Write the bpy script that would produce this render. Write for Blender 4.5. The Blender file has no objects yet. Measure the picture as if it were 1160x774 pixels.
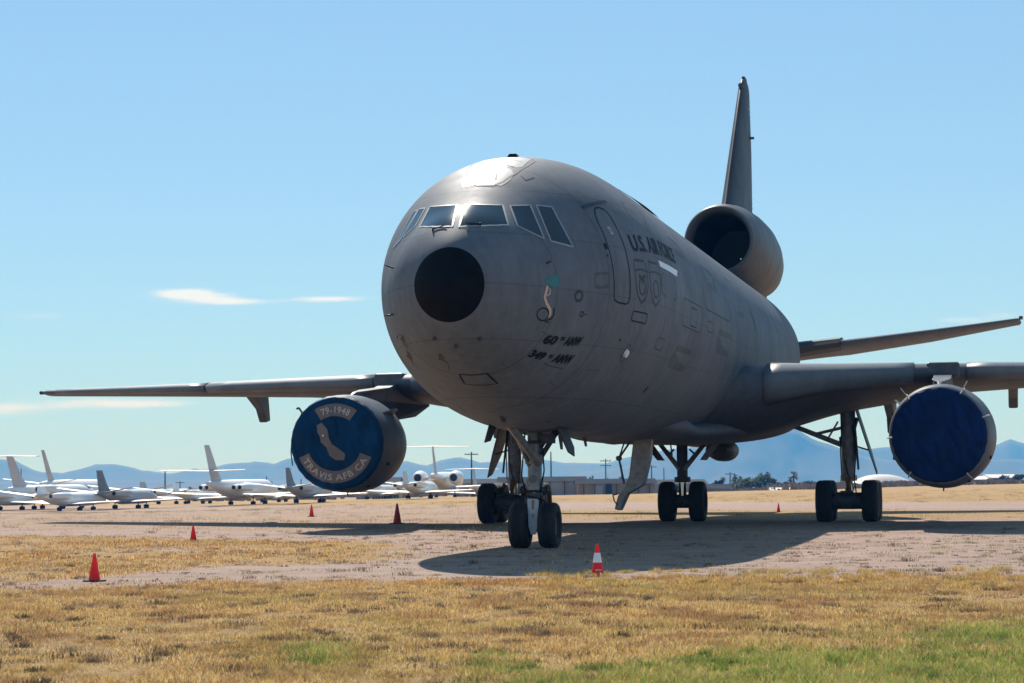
import bpy, bmesh, math, random
import numpy as np
from mathutils import Vector, Matrix, noise
random.seed(7); rng = np.random.default_rng(7)
R = math.radians
scene = bpy.context.scene
C = scene.collection

# ------------------------------------------------------------------ camera / frame constants
CAM_H, CAM_F, HZ, ROLL = 1.462, 2487.7, 540.675, 0.539
TH = 12.523; AX, AY = -1.176, 40.783          # aircraft nose on the ground plane, heading
cs, sn = math.cos(R(TH)), math.sin(R(TH))
PITCH = math.atan((HZ-387)/CAM_F)

def wproj(X, Y, Z):                            # world point -> pixels of a 1160 x 774 frame
    Z = Z-CAM_H
    dep = Y*math.cos(PITCH)+Z*math.sin(PITCH); up = -Y*math.sin(PITCH)+Z*math.cos(PITCH)
    u = CAM_F*X/dep; v = -CAM_F*up/dep; r = R(ROLL)
    return 580+u*math.cos(r)+v*math.sin(r), 387+v*math.cos(r)-u*math.sin(r)

def smooth(a, b, x):
    t = np.clip((np.asarray(x, float)-a)/(b-a), 0, 1); return t*t*(3-2*t)

def gz(X, Y):                                  # terrain height
    X = np.asarray(X, float); Y = np.asarray(Y, float)
    u = 580+CAM_F*X/np.maximum(Y, 1)
    drop = np.interp(u, [0, 110, 250, 350, 480, 700, 850, 1160], [-1.5, -1.45, -1.3, -1.05, -.7, -.5, -.2, -.05])
    drop2 = np.interp(u, [0, 350, 600, 740, 830, 920, 1000, 1160], [-2.6, -2.4, -2.1, -2.3, -2.05, -1.85, -1.0, -.6])
    z = drop*smooth(78, 225, Y)+(drop2-drop)*smooth(225, 400, Y)
    z = z-np.clip((Y-440)*.0062, 0, 34)
    z = z-0.09*(1-smooth(50, 64, Y))
    return z

def ground_at(u, v):                           # world ground point whose picture is (u, v)
    Y = 60.0
    lo, hi = 10.0, 900.0
    for _ in range(60):
        Y = (lo+hi)/2; X = (u-580)*Y/CAM_F
        for _ in range(3):
            uu, vv = wproj(X, Y, float(gz(X, Y))); X += (u-uu)*Y/CAM_F
        if vv > v: lo = Y
        else: hi = Y
    return X, Y, float(gz(X, Y))

def at(u, v, Y):                               # world point at depth Y seen at (u, v)
    X, Z = (u-580)*Y/CAM_F, CAM_H+(HZ-v)*Y/CAM_F
    for _ in range(6):
        uu, vv = wproj(X, Y, Z); X += (u-uu)*Y/CAM_F; Z += (vv-v)*Y/CAM_F
    return X, Y, Z

# ------------------------------------------------------------------ materials
def newmat(name):
    m = bpy.data.materials.new(name); m.use_nodes = True
    return m, m.node_tree, m.node_tree.nodes['Principled BSDF']

def simple(name, col, rough=.5, metal=0., var=0., scale=3., bump=0., bscale=20., spec=.5):
    m, nt, b = newmat(name); N = nt.nodes; L = nt.links
    b.inputs['Roughness'].default_value = rough; b.inputs['Metallic'].default_value = metal
    b.inputs['Specular IOR Level'].default_value = spec
    b.inputs['Base Color'].default_value = (*col, 1)
    tc = N.new('ShaderNodeTexCoord')
    if var:
        n = N.new('ShaderNodeTexNoise'); n.inputs['Scale'].default_value = scale; n.inputs['Detail'].default_value = 6
        L.new(tc.outputs['Object'], n.inputs['Vector'])
        r = N.new('ShaderNodeMapRange'); r.inputs[1].default_value = .3; r.inputs[2].default_value = .7
        r.inputs[3].default_value = 1-var; r.inputs[4].default_value = 1+var
        L.new(n.outputs['Fac'], r.inputs[0])
        x = N.new('ShaderNodeVectorMath'); x.operation = 'SCALE'; x.inputs[0].default_value = col
        L.new(r.outputs[0], x.inputs['Scale']); L.new(x.outputs[0], b.inputs['Base Color'])
    if bump:
        n = N.new('ShaderNodeTexNoise'); n.inputs['Scale'].default_value = bscale; n.inputs['Detail'].default_value = 5
        L.new(tc.outputs['Object'], n.inputs['Vector'])
        bp = N.new('ShaderNodeBump'); bp.inputs['Strength'].default_value = bump; bp.inputs['Distance'].default_value = .03
        L.new(n.outputs['Fac'], bp.inputs['Height']); L.new(bp.outputs[0], b.inputs['Normal'])
    return m

def paint(name, col, rough=.4, seam_y=2.2, seam_x=0, seam_z=0, dirt=.35, spec=.06):
    """aircraft paint: patchy fading, skin joints, soft streaks and grime"""
    m, nt, b = newmat(name); N = nt.nodes; L = nt.links; b.inputs['Specular IOR Level'].default_value = spec
    tc = N.new('ShaderNodeTexCoord')
    def nz(scale, detail=5, vec=None, rough_=.6):
        n = N.new('ShaderNodeTexNoise'); n.inputs['Scale'].default_value = scale; n.inputs['Detail'].default_value = detail
        n.inputs['Roughness'].default_value = rough_
        L.new(vec or tc.outputs['Object'], n.inputs['Vector']); return n.outputs['Fac']
    def mr(src, a, b_, c, d):
        r = N.new('ShaderNodeMapRange'); r.inputs[1].default_value = a; r.inputs[2].default_value = b_
        r.inputs[3].default_value = c; r.inputs[4].default_value = d; L.new(src, r.inputs[0]); return r.outputs[0]
    def mul(a, b_):
        x = N.new('ShaderNodeMath'); x.operation = 'MULTIPLY'; L.new(a, x.inputs[0]); L.new(b_, x.inputs[1]); return x.outputs[0]
    f = mul(mr(nz(.45, 7), .3, .7, .84, 1.16), mr(nz(5, 8), .3, .7, .93, 1.07))
    mp = N.new('ShaderNodeMapping'); mp.inputs['Scale'].default_value = (2.5, 2.5, .35)
    L.new(tc.outputs['Object'], mp.inputs['Vector'])
    f = mul(f, mr(nz(2.2, 5, mp.outputs[0]), .35, .7, 1.0+.05, 1-.13*dirt/.35))
    sx = N.new('ShaderNodeSeparateXYZ'); L.new(tc.outputs['Object'], sx.inputs[0])
    def seam(out, period, width, amt):
        a = N.new('ShaderNodeMath'); a.operation = 'PINGPONG'; a.inputs[1].default_value = period/2; L.new(out, a.inputs[0])
        return mr(a.outputs[0], 0, width, 1-amt, 1)
    s1 = seam(sx.outputs['Y'], seam_y, .030, .36) if seam_y else None
    if seam_z: f = mul(f, seam(sx.outputs['Z'], seam_z, .018, .26))
    if s1: f = mul(f, s1)
    if seam_x: f = mul(f, seam(sx.outputs['X'], seam_x, .012, .25))
    x = N.new('ShaderNodeVectorMath'); x.operation = 'SCALE'; x.inputs[0].default_value = col
    L.new(f, x.inputs['Scale'])
    mx = N.new('ShaderNodeMix'); mx.data_type = 'RGBA'
    L.new(mr(nz(.5, 8, None, .65), .50, .80, 0, dirt*.8), mx.inputs[0]); L.new(x.outputs[0], mx.inputs[6])
    mx.inputs[7].default_value = (col[0]*.62, col[1]*.55, col[2]*.48, 1)
    L.new(mx.outputs[2], b.inputs['Base Color'])
    L.new(mr(nz(1.2, 3), .3, .7, rough-.04, rough+.07), b.inputs['Roughness'])
    bp = N.new('ShaderNodeBump'); bp.inputs['Strength'].default_value = .05; bp.inputs['Distance'].default_value = .015
    L.new(nz(.8, 1), bp.inputs['Height']); L.new(bp.outputs[0], b.inputs['Normal'])
    return m

M = {}
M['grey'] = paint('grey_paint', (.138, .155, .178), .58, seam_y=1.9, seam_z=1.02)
M['wing'] = paint('wing_paint', (.100, .108, .120), .48, seam_y=0, seam_x=1.9, dirt=.45)
M['under'] = M['wing']
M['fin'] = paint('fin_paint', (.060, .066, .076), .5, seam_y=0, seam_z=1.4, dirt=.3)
M['slat'] = paint('slat_paint', (.15, .158, .168), .42, seam_y=0, seam_x=2.6, dirt=.2)
M['nacelle'] = paint('nacelle_paint', (.115, .120, .128), .42, seam_y=1.3, dirt=.4)
M['lip'] = simple('inlet_lip_metal', (.13, .13, .14), .55, .1, .15, 4, spec=.2)
M['radome'] = simple('radome_black', (.0035, .0035, .004), .65, 0, .4, 6, .05, 4, .1)
M['grime'] = simple('grime_brown', (.095, .078, .066), .8, 0, .3, 9, spec=.05)
M['repaint'] = paint('repaint_grey', (.096, .108, .122), .56, seam_y=0)
M['panel'] = simple('receptacle_paint', (.22, .23, .24), .45, 0, .12, 3, 0, 20, .12)
M['black'] = simple('black_marking', (.010, .011, .013), .6, spec=.1)
M['dim'] = simple('dim_marking', (.050, .055, .062), .6, spec=.12)
M['white'] = simple('white_marking', (.75, .76, .78), .45)
M['frame'] = simple('window_frame', (.33, .35, .37), .5, 0, spec=.2)
M['glass'] = simple('cockpit_glass', (.008, .020, .026), .10, 0, 0, 3, 0, 20, .35)
M['tyre'] = simple('tyre_rubber', (.017, .0155, .0145), .8, 0, .35, 5, .3, 14)
M['hub'] = simple('wheel_hub', (.12, .125, .13), .5, .3, .2)
M['strut'] = simple('gear_strut', (.20, .20, .20), .45, .25, .3, 6)
M['strut_dark'] = simple('gear_dark', (.055, .055, .058), .6, .2, .3, 6)
M['chrome'] = simple('oleo_chrome', (.55, .55, .56), .18, .9)
M['pale'] = simple('pale_gear_cover', (.42, .46, .52), .4, 0, .12)
M['rust'] = simple('rust_orange', (.30, .12, .04), .6, 0, .3)
M['blue'] = simple('blue_vinyl', (.001, .015, .072), .6, 0, .3, 1.6, 1.0, 2.5, .12)
M['navy'] = simple('navy_vinyl', (.0012, .036, .098), .6, 0, .3, 1.6, 1.0, 2.5, .12)
M['patch'] = simple('patch_taupe', (.17, .14, .125), .7, 0, .12)
M['letters'] = simple('patch_letters', (.50, .46, .42), .7, 0, .1)
M['inside'] = simple('duct_dark', (.015, .016, .018), .5)
M['fan'] = simple('fan_metal', (.10, .10, .11), .4, .6)
M['skin'] = simple('art_skin', (.55, .40, .34), .6)
M['teal'] = simple('art_teal', (.02, .17, .18), .6)
M['cone'] = simple('cone_red', (.72, .035, .02), .55, 0, .12, 8)
M['conebase'] = simple('cone_base', (.02, .02, .022), .8)
M['conedark'] = simple('cone_shaded', (.62, .05, .03), .6, 0, .15, 8)  # red browned and darkened: the shadow on this cone is in its colour
M['reflect'] = simple('cone_collar', (.80, .80, .82), .5)
M['bgwhite'] = simple('plane_white', (.72, .72, .71), .35, 0, .06, .6)
M['bggrey'] = simple('plane_grey', (.36, .37, .38), .4, 0, .1, .6)
M['bgtan'] = simple('plane_tan', (.48, .44, .42), .45, 0, .1, .6)  # grey-tan shade of white paint put into the colour, mainly for fins
M['greyfin'] = simple('fin_grey', (.16, .17, .18), .6, 0, .1)
M['bgdark'] = simple('plane_dark', (.04, .045, .05), .9, spec=.05)
M['bgglass'] = simple('plane_windows', (.02, .025, .03), .15)
M['wood'] = simple('pole_wood', (.09, .065, .05), .85, 0, .2)
M['tan'] = simple('wall_tan', (.42, .32, .25), .85, 0, .2, .3)
M['roofgrey'] = simple('roof_grey', (.055, .058, .062), 1, 0, .2, .4, spec=0)
M['wallgrey'] = simple('wall_grey', (.36, .33, .31), .85, 0, .2, .3)
M['tent'] = simple('tent_white', (.56, .51, .48), .7, 0, .05)
M['trunk'] = simple('bark', (.12, .09, .065), .9, 0, .2)
M['leaf'] = simple('leaf_green', (.100, .120, .050), .7, 0, .35, .8)
M['leafdark'] = simple('leaf_dark', (.055, .072, .036), .7, 0, .35, .8)
M['scrub'] = simple('scrub_brown', (.27, .19, .125), .95, 0, .35, .5)
M['stone'] = simple('stone', (.40, .29, .23), .9, 0, .3, 4)

def backlit(m, amt):          # thin plastic lets some sunlight through
    nt = m.node_tree; b = nt.nodes['Principled BSDF']; t = nt.nodes.new('ShaderNodeBsdfTranslucent'); x = nt.nodes.new('ShaderNodeMixShader'); x.inputs[0].default_value = amt
    nt.links.new(b.inputs['Base Color'].links[0].from_socket, t.inputs['Color']); nt.links.new(b.outputs[0], x.inputs[1]); nt.links.new(t.outputs[0], x.inputs[2]); nt.links.new(x.outputs[0], nt.nodes['Material Output'].inputs[0])
M['cone'] = simple('cone_red', (.85, .030, .018), .5, 0, .1, 8); backlit(M['cone'], .35); backlit(M['conedark'], .3); backlit(M['leaf'], .4); backlit(M['leafdark'], .35)
# ------------------------------------------------------------------ mesh builder
class MB:
    def __init__(s): s.v = []; s.f = []; s.mi = []
    def add(s, vs, fs, mi=0):
        n = len(s.v); s.v += [tuple(p) for p in vs]
        s.f += [tuple(i+n for i in f) for f in fs]; s.mi += [mi]*len(fs); return s
    def box(s, c, size, rot=None, mi=0, taper=1.0):
        hx, hy, hz = [k/2 for k in size]
        vs = []
        for z in (-1, 1):
            t = 1 if z < 0 else taper
            for x, y in ((-1, -1), (1, -1), (1, 1), (-1, 1)):
                p = Vector((x*hx*t, y*hy*t, z*hz))
                if rot is not None: p = rot @ p
                vs.append(p+Vector(c))
        return s.add(vs, [(0, 3, 2, 1), (4, 5, 6, 7), (0, 1, 5, 4), (1, 2, 6, 5), (2, 3, 7, 6), (3, 0, 4, 7)], mi)
    def tube(s, a, b, r1, r2=None, n=12, mi=0, caps=True):
        r2 = r1 if r2 is None else r2
        a, b = Vector(a), Vector(b); d = (b-a).normalized()
        q = d.orthogonal().normalized(); w = d.cross(q)
        vs = []
        for p, r in ((a, r1), (b, r2)):
            for k in range(n):
                t = 2*math.pi*k/n; vs.append(p+q*math.cos(t)*r+w*math.sin(t)*r)
        fs = [(k, (k+1) % n, n+(k+1) % n, n+k) for k in range(n)]
        if caps: fs += [tuple(range(n-1, -1, -1)), tuple(range(n, 2*n))]
        return s.add(vs, fs, mi)
    def path(s, pts, r, n=8, mi=0):
        for i in range(len(pts)-1): s.tube(pts[i], pts[i+1], r, None, n, mi)
        return s
    def loft(s, rings, closed=True, cap=(True, True), mi=0):
        n = len(rings[0]); vs = [p for r in rings for p in r]; fs = []
        for i in range(len(rings)-1):
            for k in range(n if closed else n-1):
                k2 = (k+1) % n
                fs.append((i*n+k, i*n+k2, (i+1)*n+k2, (i+1)*n+k))
        if cap[0]: fs.append(tuple(range(n-1, -1, -1)))
        if cap[1]: fs.append(tuple(range((len(rings)-1)*n, len(rings)*n)))
        return s.add(vs, fs, mi)
    def lathe(s, prof, frame, n=48, mi=0):            # prof: (along, radius); frame(along, a, b)->point
        rings = [[frame(y, r*math.cos(2*math.pi*k/n), r*math.sin(2*math.pi*k/n)) for k in range(n)] for y, r in prof]
        return s.loft(rings, True, (False, False), mi)
    def extrude(s, poly, fn, t0, t1, mi=0):           # poly 2D, fn(a,b,t)->point
        n = len(poly); vs = [fn(a, b, t0) for a, b in poly]+[fn(a, b, t1) for a, b in poly]
        fs = [tuple(range(n-1, -1, -1)), tuple(range(n, 2*n))]+[(k, (k+1) % n, n+(k+1) % n, n+k) for k in range(n)]
        return s.add(vs, fs, mi)
    def build(s, name, mats, parent=None, smooth_=True, angle=35, bevel=0, fix=True):
        me = bpy.data.meshes.new(name); me.from_pydata(s.v, [], s.f)
        if not isinstance(mats, (list, tuple)): mats = [mats]
        for m in mats: me.materials.append(m)
        me.polygons.foreach_set('material_index', s.mi)
        if fix:
            bm = bmesh.new(); bm.from_mesh(me)
            bmesh.ops.remove_doubles(bm, verts=bm.verts, dist=1e-5)
            bmesh.ops.recalc_face_normals(bm, faces=bm.faces); bm.to_mesh(me); bm.free()
        if smooth_:
            me.polygons.foreach_set('use_smooth', [True]*len(me.polygons))
            me.set_sharp_from_angle(angle=R(angle))
        o = bpy.data.objects.new(name, me); C.objects.link(o)
        if parent: o.parent = parent
        if bevel:
            b = o.modifiers.new('bevel', 'BEVEL'); b.width = bevel; b.segments = 2; b.limit_method = 'ANGLE'
        return o

def tag(o, label=None, cat=None, group=None, kind=None):
    if label: o['label'] = label
    if cat: o['category'] = cat
    if group: o['group'] = group
    if kind: o['kind'] = kind
    return o
def empty(name, loc=(0, 0, 0), rz=0, label=None, cat=None, group=None):
    o = bpy.data.objects.new(name, None); C.objects.link(o); o.location = loc; o.rotation_euler = (0, 0, rz)
    o.empty_display_size = .5
    return tag(o, label, cat, group)
def copy_tree(o, parent=None):
    c = o.copy(); C.objects.link(c); c.parent = parent
    for ch in [k for k in C.objects if k.parent == o]: copy_tree(ch, c)
    return c

# ------------------------------------------------------------------ world, sun, camera
# sun direction in aircraft frame: towards the tail and to starboard
SUNL = Vector((-.42, 1.03, 1.0)).normalized()
SUN = Vector((SUNL.x*cs+SUNL.y*sn, -SUNL.x*sn+SUNL.y*cs, SUNL.z))
elev = math.asin(SUN.z); azim = math.atan2(SUN.x, SUN.y)      # azimuth from +Y towards +X
w = bpy.data.worlds.new('World'); scene.world = w; w.use_nodes = True
nt = w.node_tree; N = nt.nodes; L = nt.links; bg = N['Background']
sky = N.new('ShaderNodeTexSky'); sky.sky_type = 'NISHITA'; sky.sun_disc = False
sky.sun_elevation = elev; sky.sun_rotation = azim
sky.altitude = 800; sky.air_density = 1.0; sky.dust_density = .05; sky.ozone_density = 2.2
bg.inputs['Strength'].default_value = .1
tc = N.new('ShaderNodeTexCoord')
def vmath(op, a, b=None, sc=None):
    x = N.new('ShaderNodeVectorMath'); x.operation = op; L.new(a, x.inputs[0])
    if b is not None:
        if isinstance(b, tuple): x.inputs[1].default_value = b
        else: L.new(b, x.inputs[1])
    if sc is not None: x.inputs['Scale'].default_value = sc
    return x.outputs[0]
def mth(op, a, b, clamp=False):
    x = N.new('ShaderNodeMath'); x.operation = op; x.use_clamp = clamp
    for i, q in enumerate((a, b)):
        if q is None: continue
        if isinstance(q, (int, float)): x.inputs[i].default_value = q
        else: L.new(q, x.inputs[i])
    return x.outputs[0]
sep = N.new('ShaderNodeSeparateXYZ'); L.new(tc.outputs['Generated'], sep.inputs[0])
ax = mth('DIVIDE', sep.outputs['X'], sep.outputs['Y']); ez = mth('DIVIDE', sep.outputs['Z'], sep.outputs['Y'])
comb = N.new('ShaderNodeCombineXYZ'); L.new(ax, comb.inputs[0]); L.new(ez, comb.inputs[1])
mp = N.new('ShaderNodeMapping'); mp.inputs['Scale'].default_value = (16, 95, 1); L.new(comb.outputs[0], mp.inputs[0])
nz1 = N.new('ShaderNodeTexNoise'); nz1.inputs['Scale'].default_value = 1.5; nz1.inputs['Detail'].default_value = 8; nz1.inputs['Roughness'].default_value = .62
L.new(mp.outputs[0], nz1.inputs['Vector'])
tot = None
for (u, v, wu, wv, amp) in [(222, 336, 50, 7, 1.1), (265, 342, 42, 4, .8), (370, 339, 48, 4, 1.15), (205, 331, 34, 5, .9), (110, 457, 80, 8, .85), (10, 463, 45, 9, .9), (180, 458, 50, 5, .6), (70, 357, 90, 5, .45), (1090, 362, 50, 5, .6), (1140, 357, 30, 4, .5)]:
    p0 = at(u, v, 1000.)
    cxn, czn = p0[0]/1000., (p0[2]-CAM_H)/1000.
    dx = mth('MULTIPLY', mth('SUBTRACT', ax, cxn), CAM_F/wu); dz = mth('MULTIPLY', mth('SUBTRACT', ez, czn), CAM_F/wv)
    d2 = mth('ADD', mth('MULTIPLY', dx, dx), mth('MULTIPLY', dz, dz))
    g = mth('MULTIPLY', mth('POWER', 2.71828, mth('MULTIPLY', d2, -1.0)), amp)
    tot = g if tot is None else mth('ADD', tot, g)
cl = mth('MULTIPLY', mth('MULTIPLY', mth('SUBTRACT', mth('ADD', nz1.outputs['Fac'], mth('MULTIPLY', tot, .40)), .60), 3.2), tot, True)
cl = mth('MULTIPLY', cl, mth('GREATER_THAN', sep.outputs['Y'], 0.05), True)
mix = N.new('ShaderNodeMix'); mix.data_type = 'RGBA'; L.new(cl, mix.inputs[0])
ss_ = N.new('ShaderNodeSeparateXYZ'); L.new(vmath('SCALE', sky.outputs[0], None, .08), ss_.inputs[0])
sc_ = N.new('ShaderNodeCombineXYZ')
for k_, (g_, m_) in enumerate(((.48, 4.32), (.50, 6.32), (.55, 8.1))):
    L.new(mth('MULTIPLY', mth('POWER', mth('MAXIMUM', ss_.outputs[k_], 0.0), g_), m_), sc_.inputs[k_])
L.new(sc_.outputs[0], mix.inputs[6])
mix.inputs[7].default_value = (6.4, 6.9, 7.2, 1)
L.new(mix.outputs[2], bg.inputs['Color'])

sl = bpy.data.lights.new('sun', 'SUN'); sl.energy = 5.0; sl.angle = R(.53); sl.color = (1, .95, .88)
so = bpy.data.objects.new('sun', sl); C.objects.link(so)
so.rotation_euler = SUN.to_track_quat('Z', 'Y').to_euler(); so.location = (0, 0, 60)

cam = bpy.data.cameras.new('camera'); co = bpy.data.objects.new('camera', cam); C.objects.link(co); scene.camera = co
co.matrix_world = Matrix.Translation((0, 0, CAM_H)) @ Matrix.Rotation(math.pi/2+PITCH, 4, 'X') @ Matrix.Rotation(-R(ROLL), 4, 'Z')
cam.sensor_width = 36; cam.lens = 36*CAM_F/1160; cam.clip_start = .1; cam.clip_end = 30000
cam.dof.use_dof = True; cam.dof.focus_distance = 45; cam.dof.aperture_fstop = 5.0

scene.view_settings.view_transform = 'Standard'; scene.view_settings.look = 'None'
scene.view_settings.exposure = 0.5; scene.view_settings.gamma = 1
scene.cycles.use_denoising = True; scene.cycles.max_bounces = 7; scene.cycles.volume_bounces = 0
scene.cycles.sample_clamp_indirect = 6
scene.cycles.volume_step_rate = 1; scene.cycles.transparent_max_bounces = 8

# ------------------------------------------------------------------ value noise helper
def vnoise(x, y, seed=0):
    xi = np.floor(x).astype(np.int64); yi = np.floor(y).astype(np.int64); fx = x-xi; fy = y-yi
    def h(a, b):
        n = (a*374761393+b*668265263+seed*1442695041) & 0x7fffffff
        n = (n ^ (n >> 13))*1274126177 & 0x7fffffff
        return ((n ^ (n >> 16)) & 0xffff)/65535.
    fx = fx*fx*(3-2*fx); fy = fy*fy*(3-2*fy)
    return (h(xi, yi)*(1-fx)+h(xi+1, yi)*fx)*(1-fy)+(h(xi, yi+1)*(1-fx)+h(xi+1, yi+1)*fx)*fy
def fbm(x, y, seed=0, o=4):
    s = 0; a = .5; t = 0
    for k in range(o): s = s+a*vnoise(x*2**k, y*2**k, seed+k); t += a; a *= .55
    return s/t

# ------------------------------------------------------------------ ground
def pix(X, Y, Z=0.):
    u = 580+CAM_F*X/Y; v = HZ+(CAM_H-Z)*CAM_F/Y - (u-580)*math.sin(R(ROLL))
    return u, v
def cover(X, Y):
    """how much grass covers the ground, 0..1, and how green it is"""
    u, v = pix(X, Y, gz(X, Y))
    vb = np.interp(u, [-400, 0, 130, 250, 500, 676, 900, 1160, 1500], [680, 672, 668, 660, 657, 656, 657, 653, 650])
    near = smooth(vb-7, vb+5, v)
    top = np.interp(u, [0, 300, 500], [606, 611, 616]); bot = np.interp(u, [-200, 0, 150, 250, 400, 480, 520], [664, 661, 650, 641, 637, 630, 622])
    left = smooth(top-2, top+2, v)*(1-smooth(bot-4, bot+4, v))*(1-smooth(380, 530, u))*.9
    left = left*(1-.45*np.exp(-((v-(622+.012*(u-200)))/3.0)**2))
    L_ = u < 590
    far_l = smooth(557, 563, v)*(1-smooth(570, 577, v))*.8+smooth(574, 578, v)*(1-smooth(598, 604, v))*.33
    far_r = smooth(530, 535, v)*(1-smooth(567.5, 569.5, v))*.95+smooth(577, 579, v)*(1-smooth(585, 590, v))*.62+smooth(589, 592, v)*(1-smooth(640, 655, v))*.10
    k = smooth(560, 640, u)
    far = far_l*(1-k)+far_r*k
    c = np.maximum(np.maximum(near, left), far*(v < 640)+.08)
    g = smooth(0, 1, (v-700)/70+(u-900)/500)*smooth(680, 720, v)*1.0
    g = g*.95+.5*np.exp(-((u-690)/110)**2)*smooth(740, 765, v)+.9*np.exp(-(((u-365)/42)**2+((v-742)/14)**2))+.55*np.exp(-(((u-560)/50)**2+((v-752)/15)**2))
    return np.clip(c, 0, 1), np.clip(g, 0, 1)

def grow(a, step, lim, k=1.12):
    out = [a]; s = step
    while abs(out[-1]) < lim: out.append(out[-1]+s); s *= k
    return out
Ys = [-400, -100, -20, 0, 6]+list(np.arange(10, 80, .45))+list(np.arange(80, 230, 2.2))+grow(230, 6, 8500, 1.16)
xs = list(np.arange(0, 26, .5)); xs += grow(26, .7, 7500, 1.16)
Xs = [-a for a in xs[:0:-1]]+xs
XX, YY = np.meshgrid(Xs, Ys); ZZ = gz(XX, np.maximum(YY, 1.))
ZZ = ZZ+(fbm(XX*.45+50, YY*.45+50, 3)-.5)*.05*((YY > 12) & (YY < 40))+(fbm(XX*.12+9, YY*.05, 5)-.5)*.10*smooth(75, 110, YY)
nx, ny = len(Xs), len(Ys)
V = np.stack([XX, YY, ZZ], -1).reshape(-1, 3)
idx = np.arange(nx*ny).reshape(ny, nx)
F = np.stack([idx[:-1, :-1], idx[:-1, 1:], idx[1:, 1:], idx[1:, :-1]], -1).reshape(-1, 4)
me = bpy.data.meshes.new('ground'); me.from_pydata(V.tolist(), [], F.tolist())
me.polygons.foreach_set('use_smooth', [True]*len(me.polygons))
cv, gr = cover(XX, np.maximum(YY, 8.)); cv = cv.reshape(-1); gr = gr.reshape(-1)
a = me.attributes.new('cover', 'FLOAT', 'POINT'); a.data.foreach_set('value', cv.astype(np.float32))
a = me.attributes.new('green', 'FLOAT', 'POINT'); a.data.foreach_set('value', gr.astype(np.float32))
ground = bpy.data.objects.new('ground', me); C.objects.link(ground)
tag(ground, 'dusty pinkish tan dirt field with strips of dry yellow grass', 'ground', kind='structure')
m, nt, b = newmat('dirt_and_grass'); N = nt.nodes; L = nt.links
tc = N.new('ShaderNodeTexCoord')
def noi(scale, det=6, stretch=None, ro=.6):
    n = N.new('ShaderNodeTexNoise'); n.inputs['Scale'].default_value = scale; n.inputs['Detail'].default_value = det; n.inputs['Roughness'].default_value = ro
    if stretch:
        q = N.new('ShaderNodeMapping'); q.inputs['Scale'].default_value = stretch; L.new(tc.outputs['Object'], q.inputs[0]); L.new(q.outputs[0], n.inputs['Vector'])
    else: L.new(tc.outputs['Object'], n.inputs['Vector'])
    return n.outputs['Fac']
def ramp(fac, stops):
    r = N.new('ShaderNodeValToRGB'); e = r.color_ramp.elements
    while len(e) < len(stops): e.new(.5)
    for q, (p, c) in zip(e, stops): q.position = p; q.color = (*c, 1)
    L.new(fac, r.inputs[0]); return r.outputs[0]
def mixc(f, a_, b_):
    x = N.new('ShaderNodeMix'); x.data_type = 'RGBA'
    if isinstance(f, float): x.inputs[0].default_value = f
    else: L.new(f, x.inputs[0])
    L.new(a_, x.inputs[6]); L.new(b_, x.inputs[7]); return x.outputs[2]
dirt = ramp(noi(1.3, 10, (1, .45, 1), .7), [(.3, (.24, .165, .125)), (.5, (.36, .255, .20)), (.68, (.47, .35, .285))])
dirt2 = ramp(noi(9, 8, None, .75), [(.32, (.17, .12, .095)), (.5, (.37, .265, .21)), (.66, (.52, .40, .33))])
dirt = mixc(.55, dirt, dirt2)
dirt3 = ramp(noi(.5, 9, (.25, 1.5, 1), .72), [(.36, (.20, .135, .10)), (.5, (.36, .245, .19)), (.64, (.48, .345, .28))])
dirt = mixc(.42, dirt, dirt3)
straw = ramp(noi(.8, 10, (1, .5, 1), .72), [(.3, (.19, .105, .05)), (.45, (.36, .22, .085)), (.6, (.50, .33, .12)), (.72, (.42, .29, .10))])
straw2 = ramp(noi(14, 8, None, .8), [(.33, (.11, .06, .03)), (.5, (.38, .235, .095)), (.66, (.58, .39, .18))])
straw = mixc(.5, straw, straw2)
straw3 = ramp(noi(.16, 8, (.35, 1.6, 1), .7), [(.35, (.19, .115, .07)), (.5, (.34, .22, .115)), (.65, (.44, .30, .16))])
straw = mixc(.38, straw, straw3)
ac = N.new('ShaderNodeAttribute'); ac.attribute_name = 'cover'
fac = mth('MULTIPLY', mth('ADD', mth('SUBTRACT', ac.outputs['Fac'], .5), mth('MULTIPLY', mth('SUBTRACT', noi(1.1, 9, (1, .5, 1), .75), .5), 1.7)), 2.6)
fac = mth('ADD', fac, .5, True)
L.new(mixc(fac, dirt, straw), b.inputs['Base Color']); b.inputs['Roughness'].default_value = .95; b.inputs['Specular IOR Level'].default_value = .12
bp = N.new('ShaderNodeBump'); bp.inputs['Strength'].default_value = .9; bp.inputs['Distance'].default_value = .05
L.new(mth('ADD', noi(5, 10, None, .75), mth('MULTIPLY', noi(40, 4), .35)), bp.inputs['Height']); L.new(bp.outputs[0], b.inputs['Normal'])
me.materials.append(m)

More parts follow.
